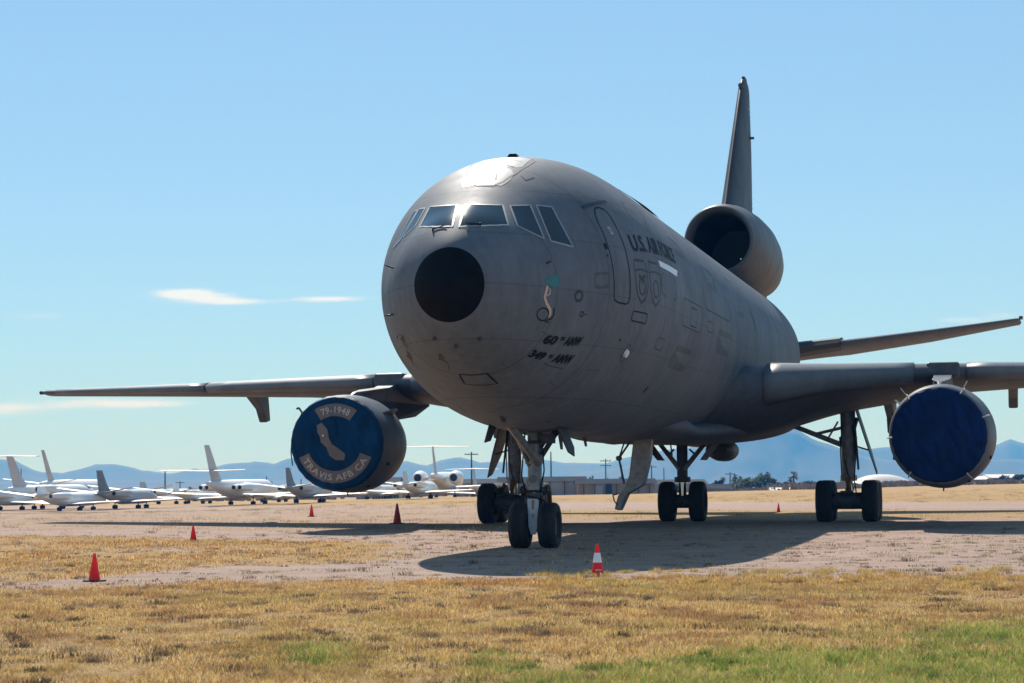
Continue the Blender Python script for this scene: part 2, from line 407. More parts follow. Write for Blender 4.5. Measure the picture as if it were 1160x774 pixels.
# ------------------------------------------------------------------ grass blades (one mesh, uncountable)
def blades(name, pts, h, wd, cols, label, lean=.6):
    n = len(pts); ang = rng.uniform(0, 2*np.pi, n); la = rng.uniform(0, 2*np.pi, n)
    ln = rng.uniform(.1, lean, n)*h
    base = np.zeros((n, 3)); base[:, :2] = pts; base[:, 2] = gz(pts[:, 0], pts[:, 1])-.02
    dx = np.cos(ang)*wd/2; dy = np.sin(ang)*wd/2
    V = np.zeros((n, 5, 3)); mid = base.copy(); mid[:, 0] += np.cos(la)*ln*.35; mid[:, 1] += np.sin(la)*ln*.35; mid[:, 2] += h*.6+.02
    tip = base.copy(); tip[:, 0] += np.cos(la)*ln; tip[:, 1] += np.sin(la)*ln; tip[:, 2] += h+.02
    off = np.stack([dx, dy, 0*dx], 1)
    V[:, 0] = base-off; V[:, 1] = base+off; V[:, 2] = mid+off*.75; V[:, 3] = mid-off*.75; V[:, 4] = tip
    me = bpy.data.meshes.new(name); me.vertices.add(n*5); me.vertices.foreach_set('co', V.reshape(-1).astype(np.float32))
    i0 = np.arange(n)*5
    loops = np.stack([i0, i0+1, i0+2, i0+3, i0+3, i0+2, i0+4], 1).reshape(-1)
    me.loops.add(n*7); me.loops.foreach_set('vertex_index', loops.astype(np.int32))
    st = np.stack([np.arange(n)*7, np.arange(n)*7+4], 1).reshape(-1); tt = np.tile([4, 3], n)
    me.polygons.add(n*2); me.polygons.foreach_set('loop_start', st.astype(np.int32)); me.polygons.foreach_set('loop_total', tt.astype(np.int32))
    me.update(calc_edges=True)
    ca = me.color_attributes.new('col', 'FLOAT_COLOR', 'POINT')
    cc = np.ones((n, 5, 4)); cc[:, :, :3] = cols[:, None, :]
    ca.data.foreach_set('color', cc.reshape(-1).astype(np.float32))
    o = bpy.data.objects.new(name, me); C.objects.link(o)
    me.materials.append(M['blade']); tag(o, label, 'grass', kind='stuff'); return o
m, nt, b = newmat('grass_blade'); at_ = nt.nodes.new('ShaderNodeAttribute'); at_.attribute_name = 'col'
nt.links.new(at_.outputs['Color'], b.inputs['Base Color']); b.inputs['Roughness'].default_value = .7; b.inputs['Specular IOR Level'].default_value = .2
tr = nt.nodes.new('ShaderNodeBsdfTranslucent'); nt.links.new(at_.outputs['Color'], tr.inputs['Color'])
ms = nt.nodes.new('ShaderNodeMixShader'); ms.inputs[0].default_value = .35
nt.links.new(b.outputs[0], ms.inputs[1]); nt.links.new(tr.outputs[0], ms.inputs[2]); nt.links.new(ms.outputs[0], nt.nodes['Material Output'].inputs[0])
M['blade'] = m

def blade_cols(P):
    n = len(P); t = fbm(P[:, 0]*.55+20, P[:, 1]*.35+20, 11); t2 = fbm(P[:, 0]*2.2, P[:, 1]*1.6, 21)
    straw = np.array([.50, .37, .155]); gold = np.array([.54, .37, .12]); brown = np.array([.27, .15, .075]); pale = np.array([.60, .48, .28]); green = np.array([.25, .29, .075]); olive = np.array([.31, .29, .09])
    r = rng.random(n)[:, None]
    c = np.where(r < .34, straw, np.where(r < .56, gold, np.where(r < .76, pale, brown)))
    bm_ = smooth(.50, .60, t2)[:, None]; c = c*(1-bm_*.62)+brown*bm_*.62
    ol = smooth(.50, .62, t)[:, None]*.28; c = c*(1-ol)+olive*ol
    _, g = cover(P[:, 0], P[:, 1]); gg = np.clip(g*1.5*smooth(.34, .58, t2*.5+t*.5+.12*rng.random(n)), 0, 1)
    pick = (rng.random(n) < gg*(.50+.25*smooth(0, 2.6, P[:, 0])))[:, None]; c = np.where(pick, green*(.8+.5*rng.random((n, 1))), c)
    c = c*(1-.9*0)*np.array([1.05, 1.0, .96]); lf = ((P[:, 1] > 31.5)*.8)[:, None]; c = c*(1-lf)+c*np.array([1.02, .90, .80])*lf
    return np.clip(c*1.28*(.62+.76*rng.random((n, 1))), 0, .9), g

def scatter(n, y0, y1, pw=1.0, side=.34):
    Y = y0+(y1-y0)*rng.random(n)**pw; X = (rng.random(n)*2-1)*(Y*side+1.2)
    return np.stack([X, Y], 1)
P = scatter(800000, 13.5, 33.5, 1.0)
c, g = cover(P[:, 0], P[:, 1])
cl = fbm(P[:, 0]*3.2+7, P[:, 1]*2.2+3, 31)*.6+fbm(P[:, 0]*.9, P[:, 1]*.6, 41)*.4
keep = rng.random(len(P)) < c*smooth(.32, .60, cl+.10*c+.10*g)
P = P[keep]; cl = cl[keep]; g = g[keep]
h = (.018+.05*smooth(.4, .72, cl)+.045*g*rng.random(len(P)))*rng.uniform(.6, 1.35, len(P))
cols, _ = blade_cols(P)
blades('dry_grass', P, h, rng.uniform(.004, .009, len(P)), cols, 'short dry yellow and green grass covering the near ground', 1.1)
P = scatter(260000, 31, 66, 1.0); P = P[P[:, 0] < 2]
c, g = cover(P[:, 0], P[:, 1]); cl = fbm(P[:, 0]*1.6+7, P[:, 1]*.9+3, 51)*.6+fbm(P[:, 0]*.5, P[:, 1]*.3, 61)*.4
keep = rng.random(len(P)) < (c-.12)*smooth(.38, .62, cl+.06); P = P[keep]; cl = cl[keep]
cols, _ = blade_cols(P)
blades('dry_grass_strip', P, (.02+.05*smooth(.4, .7, cl))*rng.uniform(.6, 1.3, len(P)), rng.uniform(.010, .020, len(P)), cols, 'strip of dry golden grass beside the dirt track on the left', 1.0)
# loose tufts on the dirt
cen = scatter(2600, 27, 62, 1.25); k = rng.integers(14, 50, len(cen)); rad = rng.uniform(.03, .15, len(cen))
P = np.repeat(cen, k, 0)+rng.normal(0, 1, (k.sum(), 2))*np.repeat(rad, k)[:, None]
hk = np.repeat(rng.uniform(.010, .045, len(cen))*(1+1.2*(rng.random(len(cen)) > .92)), k)
bc = np.array([(.34, .24, .18), (.42, .30, .22), (.25, .17, .12), (.46, .36, .20)])[rng.integers(0, 4, len(cen))]
blades('grass_tufts', P, hk*rng.uniform(.6, 1.2, len(P)), rng.uniform(.008, .020, len(P)), np.repeat(bc, k, 0)*rng.uniform(.7, 1.25, (len(P), 1)), 'scattered dry weed tufts and clods on the dirt', 1.3)
def tuft_field(name, n, y0, y1, rr, hh, tint, label, cond=None, kk=(25, 80)):
    cen = scatter(n, y0, y1, 1.0)
    if cond is not None: cen = cen[cond(cen)]
    k = rng.integers(kk[0], kk[1], len(cen)); rad = rng.uniform(rr[0], rr[1], len(cen)); sc = rng.uniform(.7, 1.2, len(cen))
    P = np.repeat(cen, k, 0)+rng.normal(0, .5, (k.sum(), 2))*np.repeat(rad, k)[:, None]
    base = np.array(tint)[rng.integers(0, len(tint), len(cen))]
    cols = np.repeat(base, k, 0)*(.6+.7*rng.random((len(P), 1)))
    blades(name, P, np.repeat(sc, k)*rng.uniform(hh[0], hh[1], len(P)), rng.uniform(.004, .010, len(P)), cols, label, 1.2)
tuft_field('weeds', 520, 14, 32, (.06, .30), (.03, .075), [(.16, .11, .07), (.22, .16, .11), (.12, .09, .05), (.30, .20, .10)], 'dull brown weed clumps dotted through the dry grass', None, (40, 160))
tuft_field('golden_tufts', 520, 29, 35.5, (.08, .20), (.04, .10), [(.62, .43, .14), (.55, .36, .12), (.48, .36, .16)], 'row of golden tufts along the edge of the dirt track', lambda c_: pix(c_[:, 0], c_[:, 1])[0] > 600, (60, 130))
tuft_field('field_weeds', 1700, 64, 200, (.25, 1.1), (.03, .12), [(.24, .16, .09), (.36, .25, .12), (.18, .13, .07), (.42, .29, .14)], 'scattered brown weeds across the far field', lambda c_: cover(c_[:, 0], c_[:, 1])[0] > .2, (20, 60))
tuft_field('green_tufts', 420, 15, 21, (.06, .2), (.04, .10), [(.17, .24, .05), (.24, .30, .07)], 'fresher green grass tufts in the near ground', lambda c_: cover(c_[:, 0], c_[:, 1])[1] > .35, (50, 150))

# stones
mb = MB(); Q = scatter(1300, 26, 62, 1.2)
for (x, y) in Q:
    r = random.uniform(.006, .022)*(1 if random.random() < .97 else 2.0); z = float(gz(x, y)); a0 = random.random()*3
    top = [(x+math.cos(a0+k*1.26)*r*random.uniform(.7, 1.2), y+math.sin(a0+k*1.26)*r*random.uniform(.7, 1.2), z-.01) for k in range(5)]
    up = [(x+(p[0]-x)*.6, y+(p[1]-y)*.6, z+r*random.uniform(.5, .9)) for p in top]
    mb.loft([top, up])
tag(mb.build('gravel', M['stone'], None, False, fix=False), 'loose pebbles scattered over the dirt track', 'gravel', kind='stuff')

# ================================================================== THE TANKER
plane = empty('tanker_aircraft', (AX, AY, 0), -R(TH), 'huge dark grey three engine military tanker parked nose towards us', 'aircraft')
ZC = 5.43
PROF = np.array([(0, -.37, -.37, 0.0), (.06, -.09, -.63, .27), (.29, .30, -.99, .64), (.7, .68, -1.36, 1.02), (1.2, 1.02, -1.67, 1.35), (2, 1.4, -2.03, 1.73),
 (2.7, 1.79, -2.26, 2.0), (3.3, 2.12, -2.44, 2.22), (4, 2.42, -2.62, 2.44), (5, 2.7, -2.8, 2.7), (6, 2.87, -2.92, 2.87), (7.5, 2.99, -3.0, 2.98),
 (9, 3.01, -3.01, 3.01), (20, 3.01, -3.01, 3.01), (35, 3.01, -3.01, 3.01), (39, 3.0, -2.75, 2.98), (43, 2.93, -1.9, 2.7), (47, 2.8, -.7, 2.1), (50.5, 2.5, .5, 1.3), (52.2, 2.2, 1.0, .6), (52.6, 1.7, 1.4, .15)])
def pchip(xs, ys):
    h = np.diff(xs); d = np.diff(ys)/h; m = np.zeros(len(xs)); m[0], m[-1] = d[0], d[-1]
    for i in range(1, len(xs)-1):
        if d[i-1]*d[i] > 0:
            w1 = 2*h[i]+h[i-1]; w2 = h[i]+2*h[i-1]; m[i] = (w1+w2)/(w1/d[i-1]+w2/d[i])
    def f(x):
        x = np.clip(x, xs[0], xs[-1]); i = int(np.clip(np.searchsorted(xs, x)-1, 0, len(xs)-2)); t = (x-xs[i])/h[i]
        return ys[i]*(1+2*t)*(1-t)**2+m[i]*h[i]*t*(1-t)**2+ys[i+1]*t*t*(3-2*t)+m[i+1]*h[i]*t*t*(t-1)
    return f
# the nose is blunt: interpolate against sqrt(station)
q_ = np.sqrt(PROF[:, 0]); fT, fB, fW = [pchip(q_, PROF[:, i]) for i in (1, 2, 3)]
def fus(s, ph, off=0.0):
    """point on the skin at station s, angle ph (degrees, 0 = port side, 90 = crown)"""
    q = math.sqrt(max(s, 0)); t, b_, w_ = fT(q), fB(q), fW(q); p = R(ph)
    P0 = Vector((w_*math.cos(p), s, ZC+(t+b_)/2+(t-b_)/2*math.sin(p)))
    if off:
        e = .02; s2 = s+e; q = math.sqrt(s2); t2, b2, w2 = fT(q), fB(q), fW(q)
        ds = Vector((w2*math.cos(p), s2, ZC+(t2+b2)/2+(t2-b2)/2*math.sin(p)))-P0
        dp = Vector((-w_*math.sin(p), 0, (t-b_)/2*math.cos(p)))
        n = ds.cross(dp)
        n = (-n if n.dot(Vector((math.cos(p), 0, math.sin(p)))) < 0 else n).normalized(); P0 = P0+n*off
    return P0
NA = 96
mb = MB(); st = list(np.linspace(math.sqrt(.29), 2, 34)**2)+list(np.arange(4.3, 9, .35))+list(np.arange(9, 35, 1.3))+list(np.arange(35, 52.6, .8))+[52.6]
def tilt(s, k):
    return s+(.055-.065*math.cos(2*math.pi*k/NA))*max(0, min(1, s/.29, 1-(s-.29)/1.6))
mb.loft([[fus(tilt(s, k), 360*k/NA) for k in range(NA)] for s in st], True, (False, True))
fuselage = mb.build('fuselage', M['grey'], plane, angle=60)
mb = MB(); mb.loft([[fus(tilt(s, k), 360*k/NA, .0) for k in range(NA)] for s in [.0004]+list(np.linspace(.06, math.sqrt(.29), 18)**2)], True, (True, False))
tag(mb.build('radome', M['radome'], plane, angle=80), 'matt black nose cone tip')

# ---- decals on the skin
def skin_poly(name, polys, mat, parent=None, off=.006, mirror=False):
    mb = MB()
    for poly in polys:
        mb.add([fus(s, (180-p) if mirror else p, off) for s, p in poly], [tuple(range(len(poly)))])
    return mb.build(name, mat, parent or fuselage, False, fix=False)
def skin_strip(mb, pts, wd, off=.006, closed=False, mi=0, sub=6):
    """a ribbon of width wd metres along (s, ph) points, following the skin"""
    Q = []
    n = len(pts)
    for i in range(n if closed else n-1):
        a, b_ = pts[i], pts[(i+1) % n]
        for k in range(sub): Q.append((a[0]+(b_[0]-a[0])*k/sub, a[1]+(b_[1]-a[1])*k/sub))
    if not closed: Q.append(pts[-1])
    P3 = [fus(s, p, off) for s, p in Q]; C0 = fus(Q[0][0]+.0, Q[0][1], 0)
    ring = []
    for i, p in enumerate(P3):
        a = P3[(i-1) % len(P3)] if (closed or i > 0) else p; b_ = P3[(i+1) % len(P3)] if (closed or i < len(P3)-1) else p
        nrm = (fus(Q[i][0], Q[i][1], off+.05)-p).normalized(); side = (b_-a).normalized().cross(nrm).normalized()*wd/2
        ring.append((p-side, p+side))
    vs = [q for r in ring for q in r]; m = len(ring)
    mb.add(vs, [(2*i, 2*i+1, (2*i+3) % (2*m), (2*i+2) % (2*m)) for i in range(m if closed else m-1)], mi)
def rrect(s0, s1, p0, p1, r=.25, n=4):
    """rounded rectangle in (s, ph)"""
    out = []; rs, rp = (s1-s0)*r, (p1-p0)*r*(s1-s0)/max(1e-6, (p1-p0)*math.pi/180*3)
    rp = min(abs(rp), abs(p1-p0)/2)*(1 if p1 > p0 else -1)
    for cx, cy, a0 in ((s1-rs, p1-rp, 0), (s0+rs, p1-rp, 90), (s0+rs, p0+rp, 180), (s1-rs, p0+rp, 270)):
        for k in range(n+1):
            a = R(a0+90*k/n); out.append((cx+rs*math.cos(a), cy+rp*math.sin(a)))
    return out
def text_geo(body, bold=.0, shear=0., spacing=1.0, res=3):
    cu = bpy.data.curves.new('t', 'FONT'); cu.body = body; cu.size = 1; cu.offset = bold; cu.shear = shear; cu.space_character = spacing
    cu.resolution_u = res; cu.dimensions = '2D'; cu.fill_mode = 'FRONT'
    o = bpy.data.objects.new('t', cu); C.objects.link(o)
    dg = bpy.context.evaluated_depsgraph_get(); me = bpy.data.meshes.new_from_object(o.evaluated_get(dg))
    vs = [(v.co.x, v.co.y) for v in me.vertices]; fs = [tuple(p.vertices) for p in me.polygons]
    bpy.data.objects.remove(o); bpy.data.curves.remove(cu); bpy.data.meshes.remove(me)
    return vs, fs
def fit01(vs, ys=None):
    x0 = min(v[0] for v in vs); x1 = max(v[0] for v in vs); y0, y1 = ys or (min(v[1] for v in vs), max(v[1] for v in vs))
    return [((x-x0)/(x1-x0), (y-y0)/(y1-y0)) for x, y in vs]
def skin_text(name, body, quad, mat, bold=.02, shear=0., off=.012, spacing=1.0):
    """quad = BL, BR, TR, TL in (s, ph)"""
    vs, fs = text_geo(body, bold, shear, spacing); vs = fit01(vs)
    BL, BR, TR, TL = quad
    def mp_(a, c_): return tuple((BL[i]*(1-a)+BR[i]*a)*(1-c_)+(TL[i]*(1-a)+TR[i]*a)*c_ for i in (0, 1))
    mb = MB(); mb.add([fus(*mp_(a, c_), off) for a, c_ in vs], fs)
    return mb.build(name, mat, fuselage, False, fix=False)

# cockpit windows: each a 5 x 5 grid of (station, angle) points on the skin, rows from top to bottom
WIN = [[(1.938,94.76),(1.892,88.0),(1.906,81.71),(1.969,75.92),(2.066,70.59),(1.598,93.27),(1.577,85.61),(1.63,78.71),(1.738,72.61),(1.883,67.18),(1.281,91.68),(1.291,82.99),(1.373,75.32),(1.515,68.82),(1.704,63.35),(1.049,90.61),(1.075,80.66),(1.168,71.98),(1.324,64.82),(1.541,59.22),(0.858,89.8),(0.898,78.38),(1.005,68.66),(1.171,60.82),(1.403,54.92)],[(2.144,66.52),(2.224,64.08),(2.31,61.73),(2.401,59.47),(2.498,57.31),(1.99,63.04),(2.063,60.12),(2.142,57.3),(2.228,54.58),(2.321,51.95),(1.841,59.2),(1.91,55.77),(1.99,52.5),(2.077,49.36),(2.173,46.31),(1.704,55.09),(1.772,51.1),(1.855,47.34),(1.95,43.78),(2.056,40.37),(1.585,50.79),(1.656,46.22),(1.746,41.97),(1.852,37.99),(1.971,34.23)],[(2.618,54.79),(2.687,53.05),(2.76,51.37),(2.835,49.74),(2.913,48.15),(2.441,49.18),(2.521,47.21),(2.607,45.32),(2.698,43.53),(2.793,41.8),(2.299,43.34),(2.395,41.2),(2.496,39.15),(2.604,37.19),(2.717,35.35),(2.191,37.28),(2.306,35.04),(2.426,32.87),(2.553,30.82),(2.686,28.89),(2.118,31.06),(2.254,28.78),(2.396,26.56),(2.544,24.45),(2.7,22.51)],[(2.542,121.16),(2.338,115.88),(2.184,110.68),(2.069,105.56),(1.988,100.55),(2.347,122.64),(2.11,116.83),(1.91,110.99),(1.753,105.12),(1.653,99.35),(2.154,124.31),(1.844,117.89),(1.581,111.27),(1.412,104.59),(1.324,98.04),(1.945,126.24),(1.544,119.23),(1.284,111.97),(1.15,104.59),(1.083,97.24),(1.716,128.55),(1.289,121.2),(1.073,113.36),(0.953,105.15),(0.891,96.79)],[(2.931,129.6),(2.857,128.37),(2.786,127.15),(2.718,125.91),(2.652,124.67),(2.717,132.5),(2.649,130.95),(2.59,129.41),(2.538,127.89),(2.492,126.39),(2.521,135.75),(2.462,133.83),(2.414,131.94),(2.375,130.09),(2.344,128.28),(2.364,139.45),(2.303,137.09),(2.257,134.79),(2.224,132.54),(2.203,130.36),(2.25,143.66),(2.173,140.8),(2.118,138.01),(2.083,135.31),(2.065,132.69)],[(3.117,133.9),(3.069,133.09),(3.026,132.29),(2.985,131.5),(2.947,130.71),(2.898,138.08),(2.855,137.03),(2.815,135.99),(2.778,134.95),(2.743,133.93),(2.746,142.93),(2.69,141.56),(2.641,140.21),(2.598,138.87),(2.562,137.54),(2.678,148.49),(2.598,146.75),(2.531,145.02),(2.475,143.32),(2.43,141.65),(2.749,154.74),(2.617,152.61),(2.509,150.48),(2.423,148.37),(2.353,146.29)]]
for g in WIN:
    n = 4; at_g = lambda a, b_: g[b_*5+a]
    edge = [at_g(k, 0) for k in range(n)]+[at_g(4, k) for k in range(n)]+[at_g(4-k, 4) for k in range(n)]+[at_g(0, 4-k) for k in range(n)]
    fr = MB(); skin_strip(fr, edge, .040, .010, True, sub=2)
    fr.build('window_frame', M['frame'], fuselage, True)
    def smp(x, y):
        i, j = min(3, int(x)), min(3, int(y)); fx, fy = x-i, y-j
        q = [at_g(i, j), at_g(i+1, j), at_g(i+1, j+1), at_g(i, j+1)]
        return tuple((q[0][k]*(1-fx)+q[1][k]*fx)*(1-fy)+(q[3][k]*(1-fx)+q[2][k]*fx)*fy for k in (0, 1))
    g_ = MB(); g_.add([fus(*smp(a/3, b_/3), .005) for b_ in range(13) for a in range(13)], [(b_*13+a, b_*13+a+1, (b_+1)*13+a+1, (b_+1)*13+a) for b_ in range(12) for a in range(12)])
    o = g_.build('window_pane', M['glass'], fuselage, True)
# wipers
for sg in (1, -1):
    mb = MB(); p0 = fus(1.0, 94-sg*22, .02); p1 = fus(.95, 94-sg*9, .03)
    mb.tube(p0, p1, .014, .008, 6); mb.tube(p0-Vector((0, 0, .05)), p0+Vector((0, -.02, .03)), .022, .016, 6)
    mb.build('wiper', M['black'], fuselage)
# doors and hatches: dark outlines
def outline(name, pts, wd=.045, mat='black', label=None, off=.006):
    mb = MB(); skin_strip(mb, pts, wd, off, True, sub=3); o = mb.build(name, M[mat], fuselage, True)
    if label: o['label'] = label
    return o
door = outline('crew_door', [(4.02, 30), (4.10, 34), (4.28, 37.2), (4.5, 37.2), (4.68, 35.4), (4.75, 32), (4.75, 20), (4.75, 5), (4.74, -5), (4.70, -7.6), (4.58, -8.6), (4.2, -8.2), (4.05, -7.2), (4.0, -5), (3.99, 5), (3.99, 18)], .034, 'black', 'tall crew door with rounded dark outline')
p = fus(4.42, 24, .012); mb = MB()
skin_strip(mb, [(4.30, 26.5), (4.40, 26.5), (4.42, 23.5), (4.34, 23.5)], .05, .008, True); mb.build('door_window', M['frame'], door)
mb = MB(); skin_strip(mb, [(3.8, 39.5), (5.1, 39.5)], .07, .02); mb.build('door_rain_gutter', M['dim'], fuselage)
mb = MB(); skin_strip(mb, [(3.88, 19.5), (3.90, 16.5)], .12, .006); mb.build('door_handle', M['black'], door)
mb = MB(); skin_strip(mb, [(3.86, 14), (3.87, 13)], .06, .006); mb.build('door_latch', M['black'], door)
outline('cargo_door', rrect(13.6, 18.9, 2, 46, .08), .035, 'dim', 'wide cargo door outline on the upper side')
outline('galley_hatch', rrect(5.0, 5.92, -15.2, -11, .08), .03, 'black')
outline('access_panel', rrect(9.9, 13.1, -10.5, 1.5, .06), .03, 'dim')
outline('access_panel', rrect(11.2, 12.2, -9.0, -1, .1), .025, 'black')
outline('access_panel', rrect(14.2, 15.2, -8, -3, .2), .03, 'dim')
outline('avionics_hatch', [(1.86, 261), (1.86, 280), (2.40, 281.5), (2.34, 261.5)], .045, 'black', 'rectangular hatch outlined in black under the nose')
outline('nose_wheel_well', [(5.6, 256), (5.6, 284), (9.6, 284), (9.6, 256)], .03, 'dim')
outline('service_panel', rrect(7.3, 8.2, -24, -19, .2), .02, 'dim')
# refuelling receptacle on the crown
outline('receptacle_surround', [(2.78, 92), (2.76, 84), (3.0, 79.5), (3.5, 76.5), (4.2, 75.2), (4.9, 76), (5.3, 80), (5.5, 90), (5.3, 100), (4.9, 104), (4.2, 104.8), (3.5, 103.5), (3.0, 100.5)], .045, 'dim', 'rounded marking round the refuelling receptacle on the crown')
mb = MB(); nn = 14
mb.add([fus(2.82+(5.2-2.82)*j/nn, 90+13.5*math.sin(math.pi*min(1, max(.22, (j+2)/(nn*.62))))**.5*(i/6-1) if j < nn*.5 else 90+(13.5-2.5*(j/nn-.5)*2)*(i/6-1), .004) for j in range(nn+1) for i in range(13)], [(j*13+i, j*13+i+1, (j+1)*13+i+1, (j+1)*13+i) for j in range(nn) for i in range(12)])
mb.build('receptacle_panel', M['panel'], fuselage, True)
mb = MB()
skin_strip(mb, [(3.05, 84), (3.35, 85.5), (3.6, 90), (3.35, 94.5), (3.05, 96)], .03, .006); skin_strip(mb, [(3.9, 80), (4.1, 90), (3.9, 100)], .03, .006); skin_strip(mb, [(4.5, 80), (4.7, 90), (4.5, 100)], .03, .006)
mb.build('receptacle_marking', M['dim'], fuselage)
mb = MB(); skin_strip(mb, [(3.48, 76-2.5), (3.33, 69.5), (3.6, 67.5)], .04, .006); mb.build('crown_marking', M['dim'], fuselage)
mb = MB(); p = fus(5.55, 88); mb.box(p+Vector((-.05, 0, .0)), (.24, .4, .10), taper=.6); mb.build('receptacle_light', M['black'], fuselage)
# writing
skin_text('force_lettering', 'U.S. AIR FORCE', [(5.15, 15.0), (9.55, 15.6), (9.75, 23.2), (5.15, 22.6)], M['black'], .02)
skin_poly('registration_strip', [[(7.05, 10.3), (8.1, 9.8), (9.15, 9.3), (9.45, 12.4), (8.2, 12.6), (7.0, 12.9)]], M['white'])['label'] = 'blank white strip below the lettering'
skin_text('unit_lettering', '60', [(2.02, -38.6), (2.42, -36.5), (2.36, -30.2), (1.90, -31.8)], M['black'], .045, .25)
skin_text('unit_lettering', 'TH', [(2.47, -33.0), (2.62, -32.4), (2.60, -29.8), (2.45, -30.4)], M['black'], .045, .25)
skin_text('unit_lettering', 'AMW', [(2.66, -35.2), (3.25, -32.4), (3.22, -27.2), (2.62, -29.2)], M['black'], .045, .25)
skin_text('unit_lettering', '349', [(1.95, -51.3), (2.44, -48.2), (2.36, -42.4), (1.86, -44.8)], M['black'], .045, .25)
skin_text('unit_lettering', 'TH', [(2.50, -45.4), (2.66, -44.6), (2.62, -42.0), (2.48, -42.8)], M['black'], .045, .25)
skin_text('unit_lettering', 'AMW', [(2.70, -46.8), (3.38, -43.0), (3.30, -37.6), (2.66, -40.6)], M['black'], .045, .25)
# two shield outlines
for (s0, s1) in ((5.05, 5.82), (5.98, 6.92)):
    mb = MB(); sm = (s0+s1)/2
    sh = [(s0, 6.5), (s0+.02, 0), (s0+.12, -4), (sm, -7.2), (s1-.12, -4), (s1-.02, 0), (s1, 6.5), (sm+.1, 7.2), (sm-.1, 7.2)]
    skin_strip(mb, sh, .03, .006, True, sub=3)
    skin_strip(mb, [(sm+.24*(s1-s0)*math.cos(k*.7), 0+3.6*math.sin(k*.7)) for k in range(9)], .035, .006, True, sub=1)
    if s0 < 5.5:
        skin_strip(mb, [(sm-.16, 4.6), (sm, 3.2), (sm+.2, 4.8)], .07, .007); skin_strip(mb, [(sm, 3.4), (sm+.02, 1.2)], .07, .007)
    skin_strip(mb, [(s0+.05, 11.2), (s1-.15, 11.0)], .05, .006)
    skin_strip(mb, [(s0, 10.6), (s0, 6.8)], .02, .006); skin_strip(mb, [(s1-.06, 10.4), (s1-.02, 6.8)], .02, .006)
    mb.build('shield_emblem', M['dim'], fuselage)
# nose painting: teal and pale figure over a ring (generic)
mb = MB()
mb.add([fus(s, p_, .007) for s, p_ in [(1.50, 3.6), (1.55, 5.0), (1.66, 5.6), (1.70, 7.4), (1.84, 8.2), (1.97, 8.0), (1.95, 3.5), (1.92, .2), (1.80, -1.2), (1.71, 1.0), (1.60, 1.6), (1.56, 3.2)]], [tuple(range(12))], 0)
skin_strip(mb, [(1.60, .4), (1.56, -4), (1.53, -8.5)], .075, .008, mi=1); skin_strip(mb, [(1.53, -8.0), (1.62, -12), (1.76, -15.5), (1.80, -18.5), (1.76, -20.5)], .070, .008, mi=1)
skin_strip(mb, [(1.66, -1.0), (1.68, -4.5), (1.60, -6.5)], .03, .009, mi=1)
skin_strip(mb, [(1.60+.17*math.cos(k*.6), -20+4.6*math.sin(k*.6)) for k in range(10)], .022, .010, True, mi=2, sub=2)
skin_strip(mb, [(1.86, -14), (1.92, -18), (1.88, -21), (1.78, -23)], .03, .006, mi=2)
o = mb.build('nose_art', [M['teal'], M['skin'], M['black']], fuselage, False, fix=False); o['label'] = 'small painting of a teal crested pale figure on a ring'
# round faint emblem, static port, sensors
mb = MB(); skin_strip(mb, [(2.64+.13*math.cos(k*.6), -5.5+2.8*math.sin(k*.6)) for k in range(11)], .06, .006, True, sub=2); mb.build('round_emblem', M['dim'], fuselage)
mb = MB(); skin_strip(mb, [(2.80, -14.2), (2.90, -14.4), (2.90, -16.8), (2.80, -16.6)], .022, .006, True); skin_strip(mb, [(2.95, -15.5), (3.02, -15.5)], .02, .006)
mb.build('static_port', M['black'], fuselage)
for s, p_ in ((.78, 244.5), (.86, 266), (.78, 291.5)):
    mb = MB(); q = fus(s, p_); n = (fus(s, p_, .1)-q).normalized(); mb.tube(q-n*.02, q+n*.05, .05, .03, 10); mb.tube(q+n*.03, q+n*.06+Vector((0, -.12, 0)), .014, .010, 6)
    mb.build('probe', M['strut_dark'], fuselage)
for s, p_ in ((1.7, 163), (1.75, 196), (1.7, 17), (1.75, -24)):
    mb = MB(); q = fus(s, p_); n = (fus(s, p_, .1)-q).normalized(); mb.tube(q-n*.02, q+n*.12, .022, .014, 8); mb.tube(q+n*.11, q+n*.12+Vector((0, -.24, 0)), .016, .008, 8)
    mb.build('pitot_probe', M['strut_dark'], fuselage)
mb = MB(); q = fus(5.39, -29.5); n = (fus(5.39, -29.5, .1)-q).normalized(); mb.tube(q-n*.02, q+n*.05, .10, .08, 14); mb.build('side_light', M['white'], fuselage)
outline('panel_ring', [(5.39+.15*math.cos(k*.7), -29.5+4.2*math.sin(k*.7)) for k in range(9)], .02, 'dim')
for P_, w_ in (([(9.1, -42.3), (9.3, -42.7)], .16), ([(4.73, -24.5), (4.8, -24.6)], .05)):
    mb = MB(); skin_strip(mb, P_, w_, .006); mb.build('vent_opening', M['black'], fuselage)
for P_, w_ in (([(15.3, 42), (15.9, 30)], .05), ([(20.8, -21), (20.9, -22.2)], .12), ([(24.6, 18), (25.2, 5)], .08)):
    mb = MB(); skin_strip(mb, P_, w_, .006); mb.build('exhaust_stain', M['dim'], fuselage)
